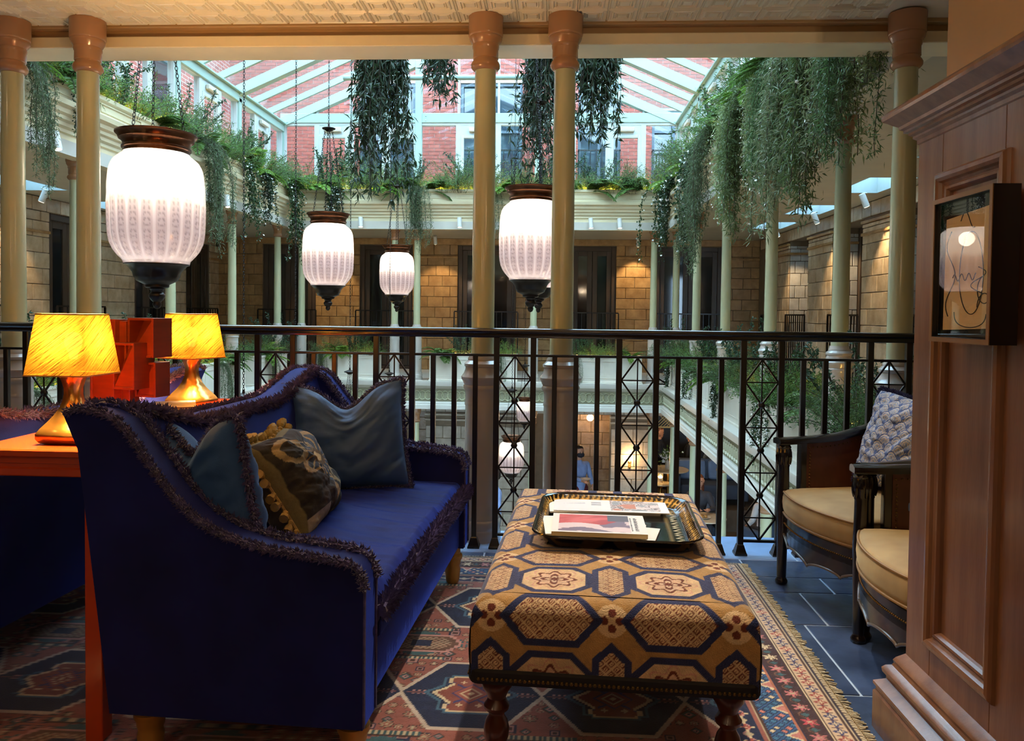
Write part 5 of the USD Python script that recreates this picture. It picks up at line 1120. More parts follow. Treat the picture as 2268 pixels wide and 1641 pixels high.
for a, b in PY:
    put("top_rail", box(CX, CX + .02, a, b, pz1, 1.67, .002), MAH, cb); put("bottom_rail", box(CX, CX + .02, a, b, .22, pz0, .002), MAH, cb)
    pn = put("panel", box(CX + .014, CX + .022, a, b, pz0, pz1), MAH, cb)
    def ringy(o0, x0, o1, x1):
        V = np.array([(x, y, z) for o, x in ((o0, x0), (o1, x1)) for y, z in ((a + o, pz0 + o), (b - o, pz0 + o), (b - o, pz1 - o), (a + o, pz1 - o))]); return V, np.array([[j, (j + 1) % 4, 4 + (j + 1) % 4, 4 + j] for j in range(4)])
    seq = [(-.022, CX), (-.020, CX - .008), (-.014, CX - .014), (-.004, CX - .016), (.004, CX - .012), (.008, CX - .004), (.014, CX + .000), (.020, CX - .004), (.026, CX - .003), (.031, CX + .004), (.034, CX + .014)]
    put("moulding", cat(*[ringy(*p, *q) for p, q in zip(seq[:-1], seq[1:])]), MAH, pn, label="bolection moulding round the panel")
pic = thing("framed_picture", "framed ink drawing on tan paper behind glass, hung on the dark cabinet", "picture")
fx, y0, y1, z0, z1 = .925, 1.696, 1.957, 1.124, 1.466
put("frame", cat(box(fx, CX - .018, y0, y0 + .012, z0, z1), box(fx, CX - .018, y1 - .012, y1, z0, z1), box(fx, CX - .018, y0 + .012, y1 - .012, z0, z0 + .012), box(fx, CX - .018, y0 + .012, y1 - .012, z1 - .012, z1)), mat("black_frame", "0E0B0A", .3), pic)
put("face_edge", frame2d(y0, y1, z0, z1, .011, fx - .002, fx + .001, "yz"), mat("frame_face_wood", "8A6844", .3), pic)
put("backboard", box(CX - .0558, CX - .049, y0 + .01, y1 - .01, z0 + .01, z1 - .01), mat("picture_mount", "1A1614", .8), pic)
paper = np.array([(y0 + .03, z0 + .035), (y1 - .028, z0 + .028), (y1 - .033, z1 - .05), (y0 + .022, z1 - .038)])
pp = put("drawing", extrude(paper, .002, "yz", CX - .058), mat("tan_paper", "F0D4A6", .85, var=.05, scale=8), pic, label="tan paper with loose ink lines")
cy, cz = (y0 + y1) / 2, (z0 + z1) / 2; t = np.linspace(0, 1, 60)
lines = [[(.07 + .02 * math.sin(9 * s), .09 - .2 * s) for s in t], [(.05 - .13 * s + .02 * math.sin(6 * s), -.10 - .035 * math.sin(3 * s)) for s in t], [(-.02 + .05 * math.cos(6.2 * s), -.02 + .11 * math.sin(6.2 * s) * (1 - .3 * s)) for s in t], [(-.07 + .022 * math.cos(8 * s), -.09 + .05 * s + .02 * math.sin(8 * s)) for s in t], [(.03 - .06 * s, .11 + .02 * math.sin(5 * s)) for s in t], [(.06 - .1 * s, -.02 + .008 * math.sin(20 * s)) for s in t], [(-.05 - .03 * math.sin(7 * s), .0 - .06 * s) for s in t]]
put("ink_lines", cat(*[tube([(CX - .0588, cy + p, cz + q) for p, q in L], .0011, 5) for L in lines]), INK, pp)
PGL = graph("picture_glass", {"iv2": ("math", dict(math_type="multiply", value2=1.3)), "f": ("fresnel", dict(IOR=1.52)), "t": ("transparent_bsdf", dict(color=(.95, .95, .95))), "g": ("glossy_bsdf", dict(color=(1, 1, 1), roughness=.004)), "x": ("mix_closure", {}), "ge": ("geometry", {}), "iv": ("math", dict(math_type="subtract", value1=1.3)), "m": ("math", dict(math_type="multiply", use_clamp=True))}, [("f.fac", "m.value1"), ("ge.backfacing", "iv2.value1"), ("iv2.value", "iv.value2"), ("iv.value", "m.value2"), ("m.value", "x.fac"), ("t.BSDF", "x.closure1"), ("g.BSDF", "x.closure2")], "x.closure")
put("glass", box(fx + .006, fx + .008, y0 + .011, y1 - .011, z0 + .011, z1 - .011), PGL, pic)

# ---------------------------------------------------------------- bergere armchairs
EBON = mat("ebonised_wood", "120D0C", .2, var=.1, scale=9, coat=.5)
LEATH = mat("brown_leather", "5A2C14", .45, color2="43200F", scale=7, bump=.1, bscale=60)
GOLDV = mat("gold_velvet", "AE9668", .7, color2="927850", scale=5, sheen=.6, sheen_tint="E8D0A0", bump=.12, bscale=300, bdist=.002, stretch=(1, 1, .25))
NAIL = mat("antique_nail", "6A5028", .35, metal=.9)
def build_chair(parent):
    W = .295; post = [(.022, 0), (.026, .006), (.027, .014), (.022, .022), (.019, .030), (.020, .035), (.022, .16), (.025, .30), (.027, .36), (.025, .42), (.024, .52), (.026, .525), (.024, .535), (.030, .555), (.033, .58), (.028, .60), (.031, .606), (.026, .615), (.031, .622)]
    for s in (-1, 1):
        fp = put("front_leg", move(lathe(post, 20), (.30, s * W, 0)), EBON, parent, smooth=40)
        put("carved_leaf", cat(*[move((lambda m: (m[0] * [1, 1, 1], m[1]))(lathe([(.002, .53), (.006, .545), (.008, .565), (.006, .585), (.002, .60)], 6)), (.30 + .028 * math.cos(a), s * W + .028 * math.sin(a), 0)) for a in np.arange(0, 2 * PI, PI / 5)]), EBON, fp)
        put("back_leg", tube([(-.27, s * .25, .30), (-.28, s * .25, .16), (-.31, s * .25, 0)], [.022, .02, .016], 10), EBON, parent)
        P = smoothpath([(.335, s * W, .632), (.25, s * W, .632), (.05, s * W, .645), (-.12, s * (W - .005), .69), (-.23, s * (W - .05), .76), (-.29, s * .16, .81), (-.305, 0, .82)], .02, 4)
        ring = np.array([(.032, -.012), (.034, .0), (.03, .010), (.012, .016), (-.012, .016), (-.03, .010), (-.034, .0), (-.032, -.012)])
        T_, N_, B_ = frames(P); side = np.cross(T_, [0, 0, 1]); side /= np.linalg.norm(side, axis=1, keepdims=True)
        put("arm_rail", bezel([[p + sd * a + np.array([0, 0, 1]) * b for a, b in ring] for p, sd in zip(P, side)]), EBON, parent, smooth=40)
        # upholstered side panel under the arm rail, with its own wooden front stile
        Q = P[P[:, 0] < .215]; lo = np.array([[q[0], q[1], .30] for q in Q]); top = Q - [0, 0, .012]; n = len(Q); th = side[P[:, 0] < .215] * .014
        rings = [[lo[i] + th[i], top[i] + th[i], top[i] - th[i], lo[i] - th[i]] for i in range(n)]
        pn = put("side_panel", bezel(rings), LEATH, parent, smooth=30, label="brown leather side panel with nailheads")
        put("stile", box(.20, .228, s * W - .02, s * W + .02, .28, .625, .003), EBON, pn)
        nl = []
        for i in range(n):
            for sg in (-1, 1): nl.append(Q[i] - [0, 0, .034] + th[i] * 1.15 * sg)
        for z in np.arange(.33, .59, .014):
            for sg in (-1, 1): nl.append(np.array([.185, s * W + .0165 * sg, z]))
        put("nailheads", cat(*[move(trimesh.creation.icosphere(0, .0042), p) for p in nl]), NAIL, pn, kind="stuff")
    # bow-fronted seat rail with scalloped lower edge
    t = np.linspace(-1, 1, 61); xf = .30 + .055 * (1 - t ** 2); yy = t * (W - .01); zl = .205 + .022 * np.abs(np.sin(t * PI * 1.5)) ** .6 * 1 - .03 * (1 - t ** 2)
    put("seat_rail", bezel([[(xf[i], yy[i], zl[i]), (xf[i], yy[i], .272), (xf[i] - .03, yy[i], .272), (xf[i] - .03, yy[i], zl[i])] for i in range(61)]), EBON, parent, smooth=30)
    put("rail_bead", tube(np.stack([xf + .001, yy, zl], 1), .0055, 8), mat("rubbed_ebony_edge", "5A4A3A", .25, coat=.5), parent, smooth=True)
    put("seat_frame", extrude(np.vstack([np.stack([xf, yy], 1), [(-.29, .27), (-.29, -.27)]]), .06, "xy", .25), EBON, parent)
    out = np.vstack([np.stack([xf - .004, yy * .97], 1), [(-.27, .25), (-.27, -.25)]]); 
    put("seat_deck", extrude(out, .045, "xy", .272), GOLDV, parent)
    put("deck_nails", cat(*[move(trimesh.creation.icosphere(0, .004), (xf[i] + .001, yy[i], .276)) for i in range(0, 61, 1)]), NAIL, parent, kind="stuff")
    # loose cushion with piping
    o2 = smoothpath(np.vstack([np.stack([xf + .012, yy * .93], 1)[::4], [(.0, .26), (-.25, .24), (-.25, -.24), (0, -.26), np.stack([xf + .012, yy * .93], 1)[0]]]), .02, 2); cen = np.array([.03, 0])
    rings = []
    for f_, z in ((.2, .318), (.95, .318), (.995, .326), (1.012, .345), (1.02, .37), (1.015, .395), (1.0, .412), (.985, .419), (.96, .426), (.8, .440), (.5, .449), (.15, .452)): rings.append([(*(cen + (p - cen) * f_), z) for p in o2[:-1]])
    put("seat_cushion", bezel(rings), GOLDV, parent, smooth=60, label="gold velvet seat cushion")
    for z in (.414, .324): put("piping", tube([(*(cen + (p - cen) * 1.004), z) for p in o2], .005, 6), mat("gold_piping", "8A6838", .6), parent)
    # curved upholstered back
    P = [(-.12, .285, .69), (-.23, .245, .76), (-.29, .16, .81), (-.305, 0, .82), (-.29, -.16, .81), (-.23, -.245, .76), (-.12, -.285, .69)]; P = smoothpath(P, .02, 2)
    put("backrest", bezel([[(p[0], p[1], .30), (p[0], p[1], p[2] - .01), (p[0] * .86, p[1] * .86, p[2] - .01), (p[0] * .86 + .03, p[1] * .86, .30)] for p in P]), LEATH, parent, smooth=30)
ch = thing("armchair", "black framed armchair with gold velvet seat and a blue patterned cushion, by the railing", "armchair", (1.385, 3.245, 0), 193.)
build_chair(ch)
dup(ch, (1.398, 2.535, 0), 175., "black framed armchair with gold velvet seat, half hidden behind the mahogany cabinet", "armchair")
SCAL = mat("scallop_fabric", "FFFFFF", .8, vcol=True, var=.06, scale=80, bump=.2, bscale=300, bdist=.002)
def scallops(U, V):
    p, q, ry = .27, .155, .24; c = np.empty(U.shape + (3,)); c[:] = C("5E7098")
    for j in range(8, -9, -1):
        off = (j % 2) * .5; i = np.round(U / p - off); u = U - (i + off) * p; v = V - j * q; r = np.hypot(u / (p / 2), v / ry)
        k = r < 1; c[k] = C("33487E"); k = r < .90; c[k] = C("BDB7AE"); c[k & (np.abs(r - .74) < .05)] = C("6E7FA4"); c[r < .62] = C("9A8B80"); k = r < .56; c[k] = C("74839F"); c[k & (np.abs(np.sin(np.arctan2(v, u) * 7)) < .45)] = C("B5A898"); c[r < .2] = C("4A5C8C")
    return c
cushion("blue and cream scallop patterned cushion with navy fringe on the armchair by the railing", (1.40, 3.245, .455), 108., 18., .46, .43, .17, SCAL, SCAL, .03, 9, "fringe", scallops, mat("navy_fringe", "1A1E4A", .9, var=.2, scale=40))
# ---------------------------------------------------------------- plants
def leafmat(name, c1, c2, gloss=.45, tr=.35):
    return graph(name, {"geo": ("geometry", {}), "rm": ("rgb_ramp", dict(ramp=[(0, C(c1)), (1, C(c2))])), "p": ("principled_bsdf", dict(roughness=gloss, specular_ior_level=.4)), "tl": ("translucent_bsdf", {}), "x": ("mix_closure", dict(fac=tr))},
                 [("geo.random_per_island", "rm.fac"), ("rm.color", "p.base_color"), ("rm.color", "tl.color"), ("p.BSDF", "x.closure1"), ("tl.BSDF", "x.closure2")], "x.closure")
FERNG, NEEDLE, DARKLF, WILLOW, ROSEM, LIGHTN = leafmat("fern_leaf", "5E7E3C", "94AE60"), leafmat("needle_leaf", "526E40", "8CA66C"), leafmat("ivy_leaf", "2E4428", "5C7844", .3), leafmat("willow_leaf", "2A3A22", "5E7040", .35, .3), leafmat("rosemary_leaf", "5E6E4C", "9CA684"), leafmat("silver_needle", "8C9A68", "DCDCBC", .5)
STEM = mat("plant_stem", "3E3222", .8, var=.2, scale=20); PETAL = mat("white_petal", "E4E6E0", .6, var=.05)
def leaves(B, D, L, W, seed=0, droop=.15, n2=True):
    """Folded pointed leaves: base points B, directions D, lengths L, widths W."""
    g_ = np.random.default_rng(seed); n = len(B); D = D / (np.linalg.norm(D, axis=1, keepdims=True) + 1e-9); L = np.broadcast_to(np.asarray(L, float), n)[:, None]; W = np.broadcast_to(np.asarray(W, float), n)[:, None]
    r = g_.normal(size=(n, 3)); s = np.cross(D, r); s /= np.linalg.norm(s, axis=1, keepdims=True) + 1e-9; u = np.cross(s, D)
    m = B + D * L * .45; tip = B + D * L - np.array([0, 0, 1]) * L * droop
    v = np.stack([B, m + s * W / 2 + u * W * .18, tip, m - s * W / 2 + u * W * .18, m - u * W * .05], 1)
    F = np.array([[0, 1, 4], [4, 1, 2], [0, 4, 3], [4, 2, 3]]); return v.reshape(-1, 3), ((np.arange(n) * 5)[:, None, None] + F[None]).reshape(-1, 3)
def curve(p0, d0, L, n, sag, g_, wig=.15):
    P = [np.array(p0, float)]; d = np.array(d0, float); d /= np.linalg.norm(d); st = L / n
    for i in range(n):
        d = d + np.array([0, 0, -sag / n]) + g_.normal(0, wig / math.sqrt(n), 3); d /= np.linalg.norm(d); P.append(P[-1] + d * st)
    return np.array(P)
def fern(seed):
    g_ = np.random.default_rng(seed); Bs, Ds, Ls, S = [], [], [], []
    for k in range(26):
        a = g_.uniform(0, 2 * PI); e = g_.uniform(.5, 1.9); P = curve((.05 * math.cos(a), .03 * math.sin(a), 0), (math.cos(a), math.sin(a) * .8, e), g_.uniform(.28, .48), 22, 1.5, g_); T_, N_, B_ = frames(P); S.append(tube(P, .0022, 3, False))
        side = np.cross(T_, [0, 0, 1]); side /= np.linalg.norm(side, axis=1, keepdims=True) + 1e-9
        for i in range(2, len(P)):
            w = .075 * math.sin(PI * (i / len(P)) ** .7) + .012
            for s in (1, -1):
                for q in (0, .5): Bs.append(P[i] - q * (P[i] - P[i - 1])); Ds.append(side[i] * s + T_[i] * .5); Ls.append(w)
    Ls = np.array(Ls); return cat(*S), leaves(np.array(Bs), np.array(Ds), Ls, Ls * .24 + .004, seed)
def feathery(seed, nst=46, h=.42, r=.3, nl=.030, per=80, w=.007):
    g_ = np.random.default_rng(seed); Bs, Ds, S = [], [], []
    for k in range(nst):
        a = g_.uniform(0, 2 * PI); rr = r * math.sqrt(g_.random()); P = curve((rr * .5 * math.cos(a), rr * .35 * math.sin(a), 0), (math.cos(a) * rr * 2, math.sin(a) * rr * 1.6, .7), h * g_.uniform(.6, 1.1), 12, .9, g_, .25); S.append(tube(P, .002, 3, False))
        t = g_.uniform(.15, 1, per) * (len(P) - 1); i = np.minimum(t.astype(int), len(P) - 2); q = P[i] + (P[i + 1] - P[i]) * (t - i)[:, None]; Bs.append(q + g_.normal(0, .016, q.shape)); Ds.append((P[i + 1] - P[i]) / np.linalg.norm(P[i + 1] - P[i], axis=1, keepdims=True) * .7 + g_.normal(0, .7, q.shape))
    B_, D_ = np.vstack(Bs), np.vstack(Ds); return cat(*S), leaves(B_, D_, nl * g_.uniform(.6, 1.3, len(B_)), w, seed)
def sprigs(seed):
    g_ = np.random.default_rng(seed); Bs, Ds, S = [], [], []
    for k in range(15):
        a = g_.uniform(0, 2 * PI); P = curve((.07 * math.cos(a), .05 * math.sin(a), 0), (math.cos(a) * .35, math.sin(a) * .3, 1), g_.uniform(.35, .62), 20, .25, g_, .3); S.append(tube(P, .003, 4, False))
        for i in range(3, len(P)):
            for q in range(5): Bs.append(P[i] + g_.normal(0, .006, 3)); Ds.append(g_.normal(0, .7, 3) + [0, 0, .4])
    B_ = np.array(Bs); return cat(*S), leaves(B_, np.array(Ds), g_.uniform(.025, .045, len(B_)), .016, seed)
def trail(seed, n=9, L=1., spread=.16, per=240, nl=.028, w=.005, clump=.018, out=.8):
    """Hanging strands thick with needles."""
    g_ = np.random.default_rng(seed); Bs, Ds, S = [], [], []
    for k in range(n):
        x0 = g_.uniform(-spread, spread); P = curve((x0, g_.uniform(-.03, .05), .06), (g_.normal(0, .2), -.32, .15), L * g_.uniform(.55, 1.05) + .12, 34, 9., g_, .34); S.append(tube(P, .0028, 4, False))
        t = g_.uniform(.03, 1, per) * (len(P) - 1); i = np.minimum(t.astype(int), len(P) - 2); q = P[i] + (P[i + 1] - P[i]) * (t - i)[:, None]; Bs.append(q + g_.normal(0, clump, q.shape)); Ds.append(g_.normal(0, out, q.shape) + [0, 0, -.55])
    B_, D_ = np.vstack(Bs), np.vstack(Ds); return cat(*S), leaves(B_, D_, nl * g_.uniform(.6, 1.4, len(B_)), w, seed)
def flower_mesh(P, g_, r=.02):
    V, F, n = [], [], 0
    for p in P:
        ax = g_.normal(size=3) + [0, -.8, .2]; ax /= np.linalg.norm(ax); s = np.cross(ax, [.3, .1, 1]); s /= np.linalg.norm(s); u = np.cross(ax, s); rr = r * g_.uniform(.7, 1.2)
        for k in range(5):
            a = k * 2 * PI / 5; d = math.cos(a) * s + math.sin(a) * u; e = -math.sin(a) * s + math.cos(a) * u
            V += [p, p + d * rr * .6 + e * rr * .42 + ax * rr * .2, p + d * rr + ax * rr * .3, p + d * rr * .6 - e * rr * .42 + ax * rr * .2]; F += [[n, n + 1, n + 2], [n, n + 2, n + 3]]; n += 4
    return np.array(V), np.array(F)
def ivy(seed, n=9, L=1., spread=.18, fl=15):
    g_ = np.random.default_rng(seed); Bs, Ds, S, FP = [], [], [], []
    for k in range(n):
        P = curve((g_.uniform(-spread, spread), g_.uniform(-.02, .05), .05), (g_.normal(0, .3), -.38, .15), L * g_.uniform(.45, 1.05) + .12, 34, 9., g_, .4); S.append(tube(P, .0025, 4, False)); per = 150
        t = g_.uniform(.02, 1, per) * (len(P) - 1); i = np.minimum(t.astype(int), len(P) - 2); q = P[i] + (P[i + 1] - P[i]) * (t - i)[:, None]; Bs.append(q + g_.normal(0, .018, q.shape)); Ds.append(g_.normal(0, .9, q.shape) + [0, -.3, -.3]); FP.append((q + g_.normal(0, .03, q.shape) + [0, -.02, 0])[:fl])
    B_, D_ = np.vstack(Bs), np.vstack(Ds); return cat(*S), leaves(B_, D_, g_.uniform(.03, .055, len(B_)), g_.uniform(.02, .034, len(B_)), seed), flower_mesh(np.vstack(FP), g_, .017)
def willow(seed, n=42, L=1.):
    g_ = np.random.default_rng(seed); Bs, Ds, S = [], [], []
    for k in range(n):
        a = g_.uniform(0, 2 * PI); rr = .16 * math.sqrt(g_.random()); P = curve((rr * math.cos(a), rr * .6 * math.sin(a), .02), (math.cos(a) * rr * 1.2, math.sin(a) * rr * 1.2, -.3), L * g_.uniform(.3, 1.), 40, 5., g_, .16); S.append(tube(P, .0022, 3, False)); per = int(30 * (.5 + L * .5))
        t = g_.uniform(.08, 1, per) * (len(P) - 1); i = np.minimum(t.astype(int), len(P) - 2); q = P[i] + (P[i + 1] - P[i]) * (t - i)[:, None]; Bs.append(q); Ds.append(g_.normal(0, .6, q.shape) + [0, 0, -.75])
    B_, D_ = np.vstack(Bs), np.vstack(Ds); return cat(*S), leaves(B_, D_, g_.uniform(.07, .125, len(B_)), .027, seed)
def tips(seed, gen, n=260):
    """Pale flower clusters along the outer leaves of a trailing plant."""
    g_ = np.random.default_rng(seed); v = gen[1][0].reshape(-1, 5, 3)[:, 2]; x = v[:, 0]; w = np.exp(-((x - np.quantile(x, .12)) / .05) ** 2) + .04; k = g_.choice(len(v), n, p=w / w.sum()); return (*gen, flower_mesh(v[k], g_, .012))
def plant(name, gen, m):
    p = proto(name); put("stems", gen[0], STEM, p); put("foliage", gen[1], m, p)
    if len(gen) > 2: put("flowers", gen[2], PETAL, p, label="small white flowers")
    return p
PF = [plant("fern_a", fern(1), FERNG), plant("fern_b", fern(2), leafmat("fern_leaf_yellow", "6E9236", "A6BC58"))]
PB = [plant("feathery_a", feathery(3), NEEDLE), plant("feathery_b", feathery(4, 40, .36, .32), leafmat("fresh_needle", "567A3C", "8CA65C"))]
PS = [plant("sprigs_a", sprigs(5), leafmat("sprig_leaf", "2E4E30", "5A7E4E")), plant("sprigs_b", sprigs(6), leafmat("sprig_leaf_grey", "3E5A44", "7A9A78"))]
PR = [plant("rosemary_a", trail(7, 16, 1.1, .15, 420, .034, .008), ROSEM), plant("rosemary_b", trail(8, 15, 1.6, .12, 560, .034, .008), ROSEM)]
PI_ = [plant("ivy_a", ivy(9), DARKLF), plant("ivy_b", ivy(10, 8, 1.3, .15), leafmat("ivy_leaf_mid", "3A5430", "6E8852", .3))]
PW = [plant("willow_a", willow(11, 80, 2.1), WILLOW), plant("willow_b", willow(12, 46, 1.1), WILLOW), plant("willow_c", willow(13, 80, 1.5), WILLOW)]
PC = [plant("curtain_a", trail(14, 13, 1.5, .2, 420, .058, .012, .03, .8), leafmat("curtain_leaf", "5C6E40", "A2AE80")), plant("curtain_b", tips(31, trail(15, 11, 2.0, .17, 560, .058, .012, .03, .8)), leafmat("curtain_leaf_pale", "74805A", "BCC29C")), plant("curtain_c", tips(32, trail(16, 11, 1.3, .2, 420, .05, .013, .034, .9), 420), LIGHTN), plant("curtain_d", trail(17, 8, 1.9, .12, 520, .055, .012, .03, .8), NEEDLE)]
KIND = dict(F=("fern", "green arching fern"), B=("feathery_shrub", "feathery green shrub"), S=("leafy_shrub", "upright small leaved shrub"), R=("trailing_rosemary", "trailing blue green rosemary"), I=("flowering_ivy", "trailing ivy with white flowers"), C=("trailing_plant", "long curtain of trailing greenery"), W=("hanging_willow", "hanging bunch of willow leaves"))
ORD = ["first", "second", "third", "fourth", "fifth", "sixth", "seventh", "eighth", "ninth", "tenth", "eleventh", "twelfth", "thirteenth", "fourteenth", "fifteenth", "sixteenth", "seventeenth", "eighteenth", "nineteenth", "twentieth"] + [f"{t}-{u}" for t in ("twenty",) for u in ("first", "second", "third", "fourth", "fifth")]
g = np.random.default_rng(21); cnt = {}
LIB = dict(F=PF, B=PB, S=PS, R=PR, I=PI_, C=PC, W=PW)
def grow(kind, var, where, loc, rz=0., s=1., order=""):
    nm, txt = KIND[kind]; k = cnt.get((kind, where), 0); cnt[(kind, where)] = k + 1
    use(LIB[kind][var], nm, f"{txt}, {ORD[k]} {where}", "plant" if kind in "FBS" else "hanging plant", loc, rz, f"{nm.replace('_', ' ')}s {where}", s)
# along the far cornice, left to right
for k, x in enumerate(np.arange(-4.35, 1.85, .27)):
    kd = "BFSBBFBSFBBSBFBBS"[k % 17]; grow(kd, k % 2, "from the left along the far cornice", (x + g.uniform(-.1, .1), 13.28, 3.20), g.uniform(0, 360) if kd != "F" else g.uniform(-40, 40), g.uniform(1.15, 1.7))
for kd, v, x, s in (("I", 0, -3.75, .75), ("R", 0, -2.32, .98), ("R", 0, -1.08, .85), ("I", 1, 1.72, 1.)): grow(kd, v, "from the left over the far cornice", (x, 13.12, 3.24), 0, s)
# along the left cornice, near to far
for k, y in enumerate(np.arange(5.4, 13.1, .34)):
    kd = "BSFBBFBSBFBBSFBB"[k % 16]; grow(kd, (k + 1) % 2, "from the near end along the left cornice", (-4.58, y + g.uniform(-.1, .1), 3.19), g.uniform(0, 360) if kd != "F" else 90 + g.uniform(-40, 40), g.uniform(1.2, 1.6))
for kd, v, y, s in (("R", 1, 6.2, .8), ("I", 0, 7.0, .5), ("R", 0, 9.6, 1.25), ("I", 1, 10.9, .9), ("I", 0, 11.6, .8), ("I", 1, 12.7, 1.05)): grow(kd, v, "from the near end over the left cornice", (-4.44, y, 3.24), 90, s)
# along the right cornice, far to near
for k, y in enumerate(np.arange(13., 4.6, -.36)):
    kd = "BFBSBFBBFBSBFBBFB"[k % 17]; grow(kd, k % 2, "from the far end along the right cornice", (1.98, y + g.uniform(-.1, .1), 3.19), g.uniform(0, 360) if kd != "F" else -90 + g.uniform(-40, 40), g.uniform(1.2, 1.6))
for kd, v, y, s in (("I", 0, 12.2, 1.), ("I", 0, 10.1, 1.25), ("R", 1, 9.1, 1.15), ("C", 2, 7.75, .95), ("C", 0, 7.3, .95), ("C", 2, 6.85, .75), ("C", 3, 6.4, .62), ("C", 1, 5.75, .95), ("C", 3, 5.55, .7), ("C", 0, 5.25, 1.0), ("C", 2, 5.05, .95), ("C", 1, 4.85, .72), ("C", 3, 4.6, .7), ("C", 2, 4.4, .75)): grow(kd, v, "from the far end over the right cornice", (1.86, y, 3.25), -90, s)
for v, x, y, s in ((0, -2.14, 9.5, 1.1), (1, -1.42, 9.5, 1.), (0, -.16, 9.46, 1.02), (2, .52, 9.5, 1.08)): grow("W", v, "from the left under the roof pipe", (x, y, 4.77), g.uniform(0, 360), s)

# white planters standing between the gallery columns
PLW = mat("planter_paint", "D2CAB8", .4, var=.04, scale=4)
def planter(label, x0, x1, y, along, group):
    w = (x1 - x0) / 2; t = thing("planter", label, "planter", ((x0 + x1) / 2, y, 0) if along == "x" else (y, (x0 + x1) / 2, 0), 0 if along == "x" else 90, group=group)
    put("body", rect_loft(-w, w, -.15, .15, [(.012, .0), (.012, .03), (0, .04), (0, .44), (.012, .45), (.012, .475), (-.015, .478), (-.015, .40)]), PLW, t)
    for s in (-1, 1): put("panel_frame", frame2d(-w + .07, w - .07, .09, .39, .014, s * .15 - .006, s * .15 + .006, "xz"), PLW, t)
    put("soil", box(-w + .012, w - .012, -.138, .138, .38, .41), mat("dark_soil", "241A12", .95), t); put("light_strip", box(-w + .05, w - .05, -.012, .012, .41, .425), LED2, t)
LED2 = graph("warm_planter_strip", {"e": ("emission", dict(color=(1, .55, .1), strength=50.))}, [], "e.emission")
LED = graph("warm_light_strip", {"e": ("emission", dict(color=(1, .55, .08), strength=170.))}, [], "e.emission")
for k, (a, b) in enumerate(((-4.1, -3.0), (-2.1, -.6), (.27, 1.52))):
    nm = ("left", "middle", "right")[k]; planter(f"white panelled planter box, {nm} of three along the far gallery edge", a, b, 13.36, "x", "far gallery planters")
    for j, x in enumerate(np.linspace(a + .2, b - .2, 4)): grow("BFSB"[(j + k) % 4], j % 2, f"in the {nm} far planter", (x, 13.36, .40), g.uniform(0, 360), g.uniform(.75, 1.))
    grow("R", 0, f"over the {nm} far planter", ((a + .12) if k != 1 else b - .3, 13.22, .44), 0, .45)
for sd, xx, rot in (("right", 2.1, -90), ("left", -4.66, 90)):
    for k, (a, b) in enumerate(((4.55, 5.5), (6.0, 7.35), (7.85, 9.3), (9.8, 11.2), (11.75, 13.))):
        nm = ("nearest", "second nearest", "middle", "second farthest", "farthest")[k]; planter(f"white panelled planter box, {nm} along the {sd} gallery edge", a, b, xx, "y", f"{sd} gallery planters")
        for j, y in enumerate(np.linspace(a + .2, b - .2, 4)): grow("BFBS"[(j + k) % 4], j % 2, f"in the {nm} {sd} planter", (xx, y, .40), g.uniform(0, 360), g.uniform(.95, 1.3))
        grow("B" if sd == "right" else "R", k % 2, f"over the {nm} {sd} planter", (xx - (.2 if sd == "right" else -.16), (a + b) / 2 - .2, .42), rot, (1.1 if sd == "right" else .5))
        if sd == "right": grow("I", k % 2, f"over the {nm} {sd} planter", (xx - .15, b - .25, .45), rot, .5)
for n, (a, b) in enumerate((((-4.3, 13.30), (1.8, 13.30)), ((-4.62, 5.0), (-4.62, 13.)), ((2.02, 4.6), (2.02, 13.)))):
    put("light_strip", bar((*a, 3.262), (*b, 3.262), .02, .02), LED, ["/World/trim_2", "/World/trim_3", "/World/trim_4"][n])
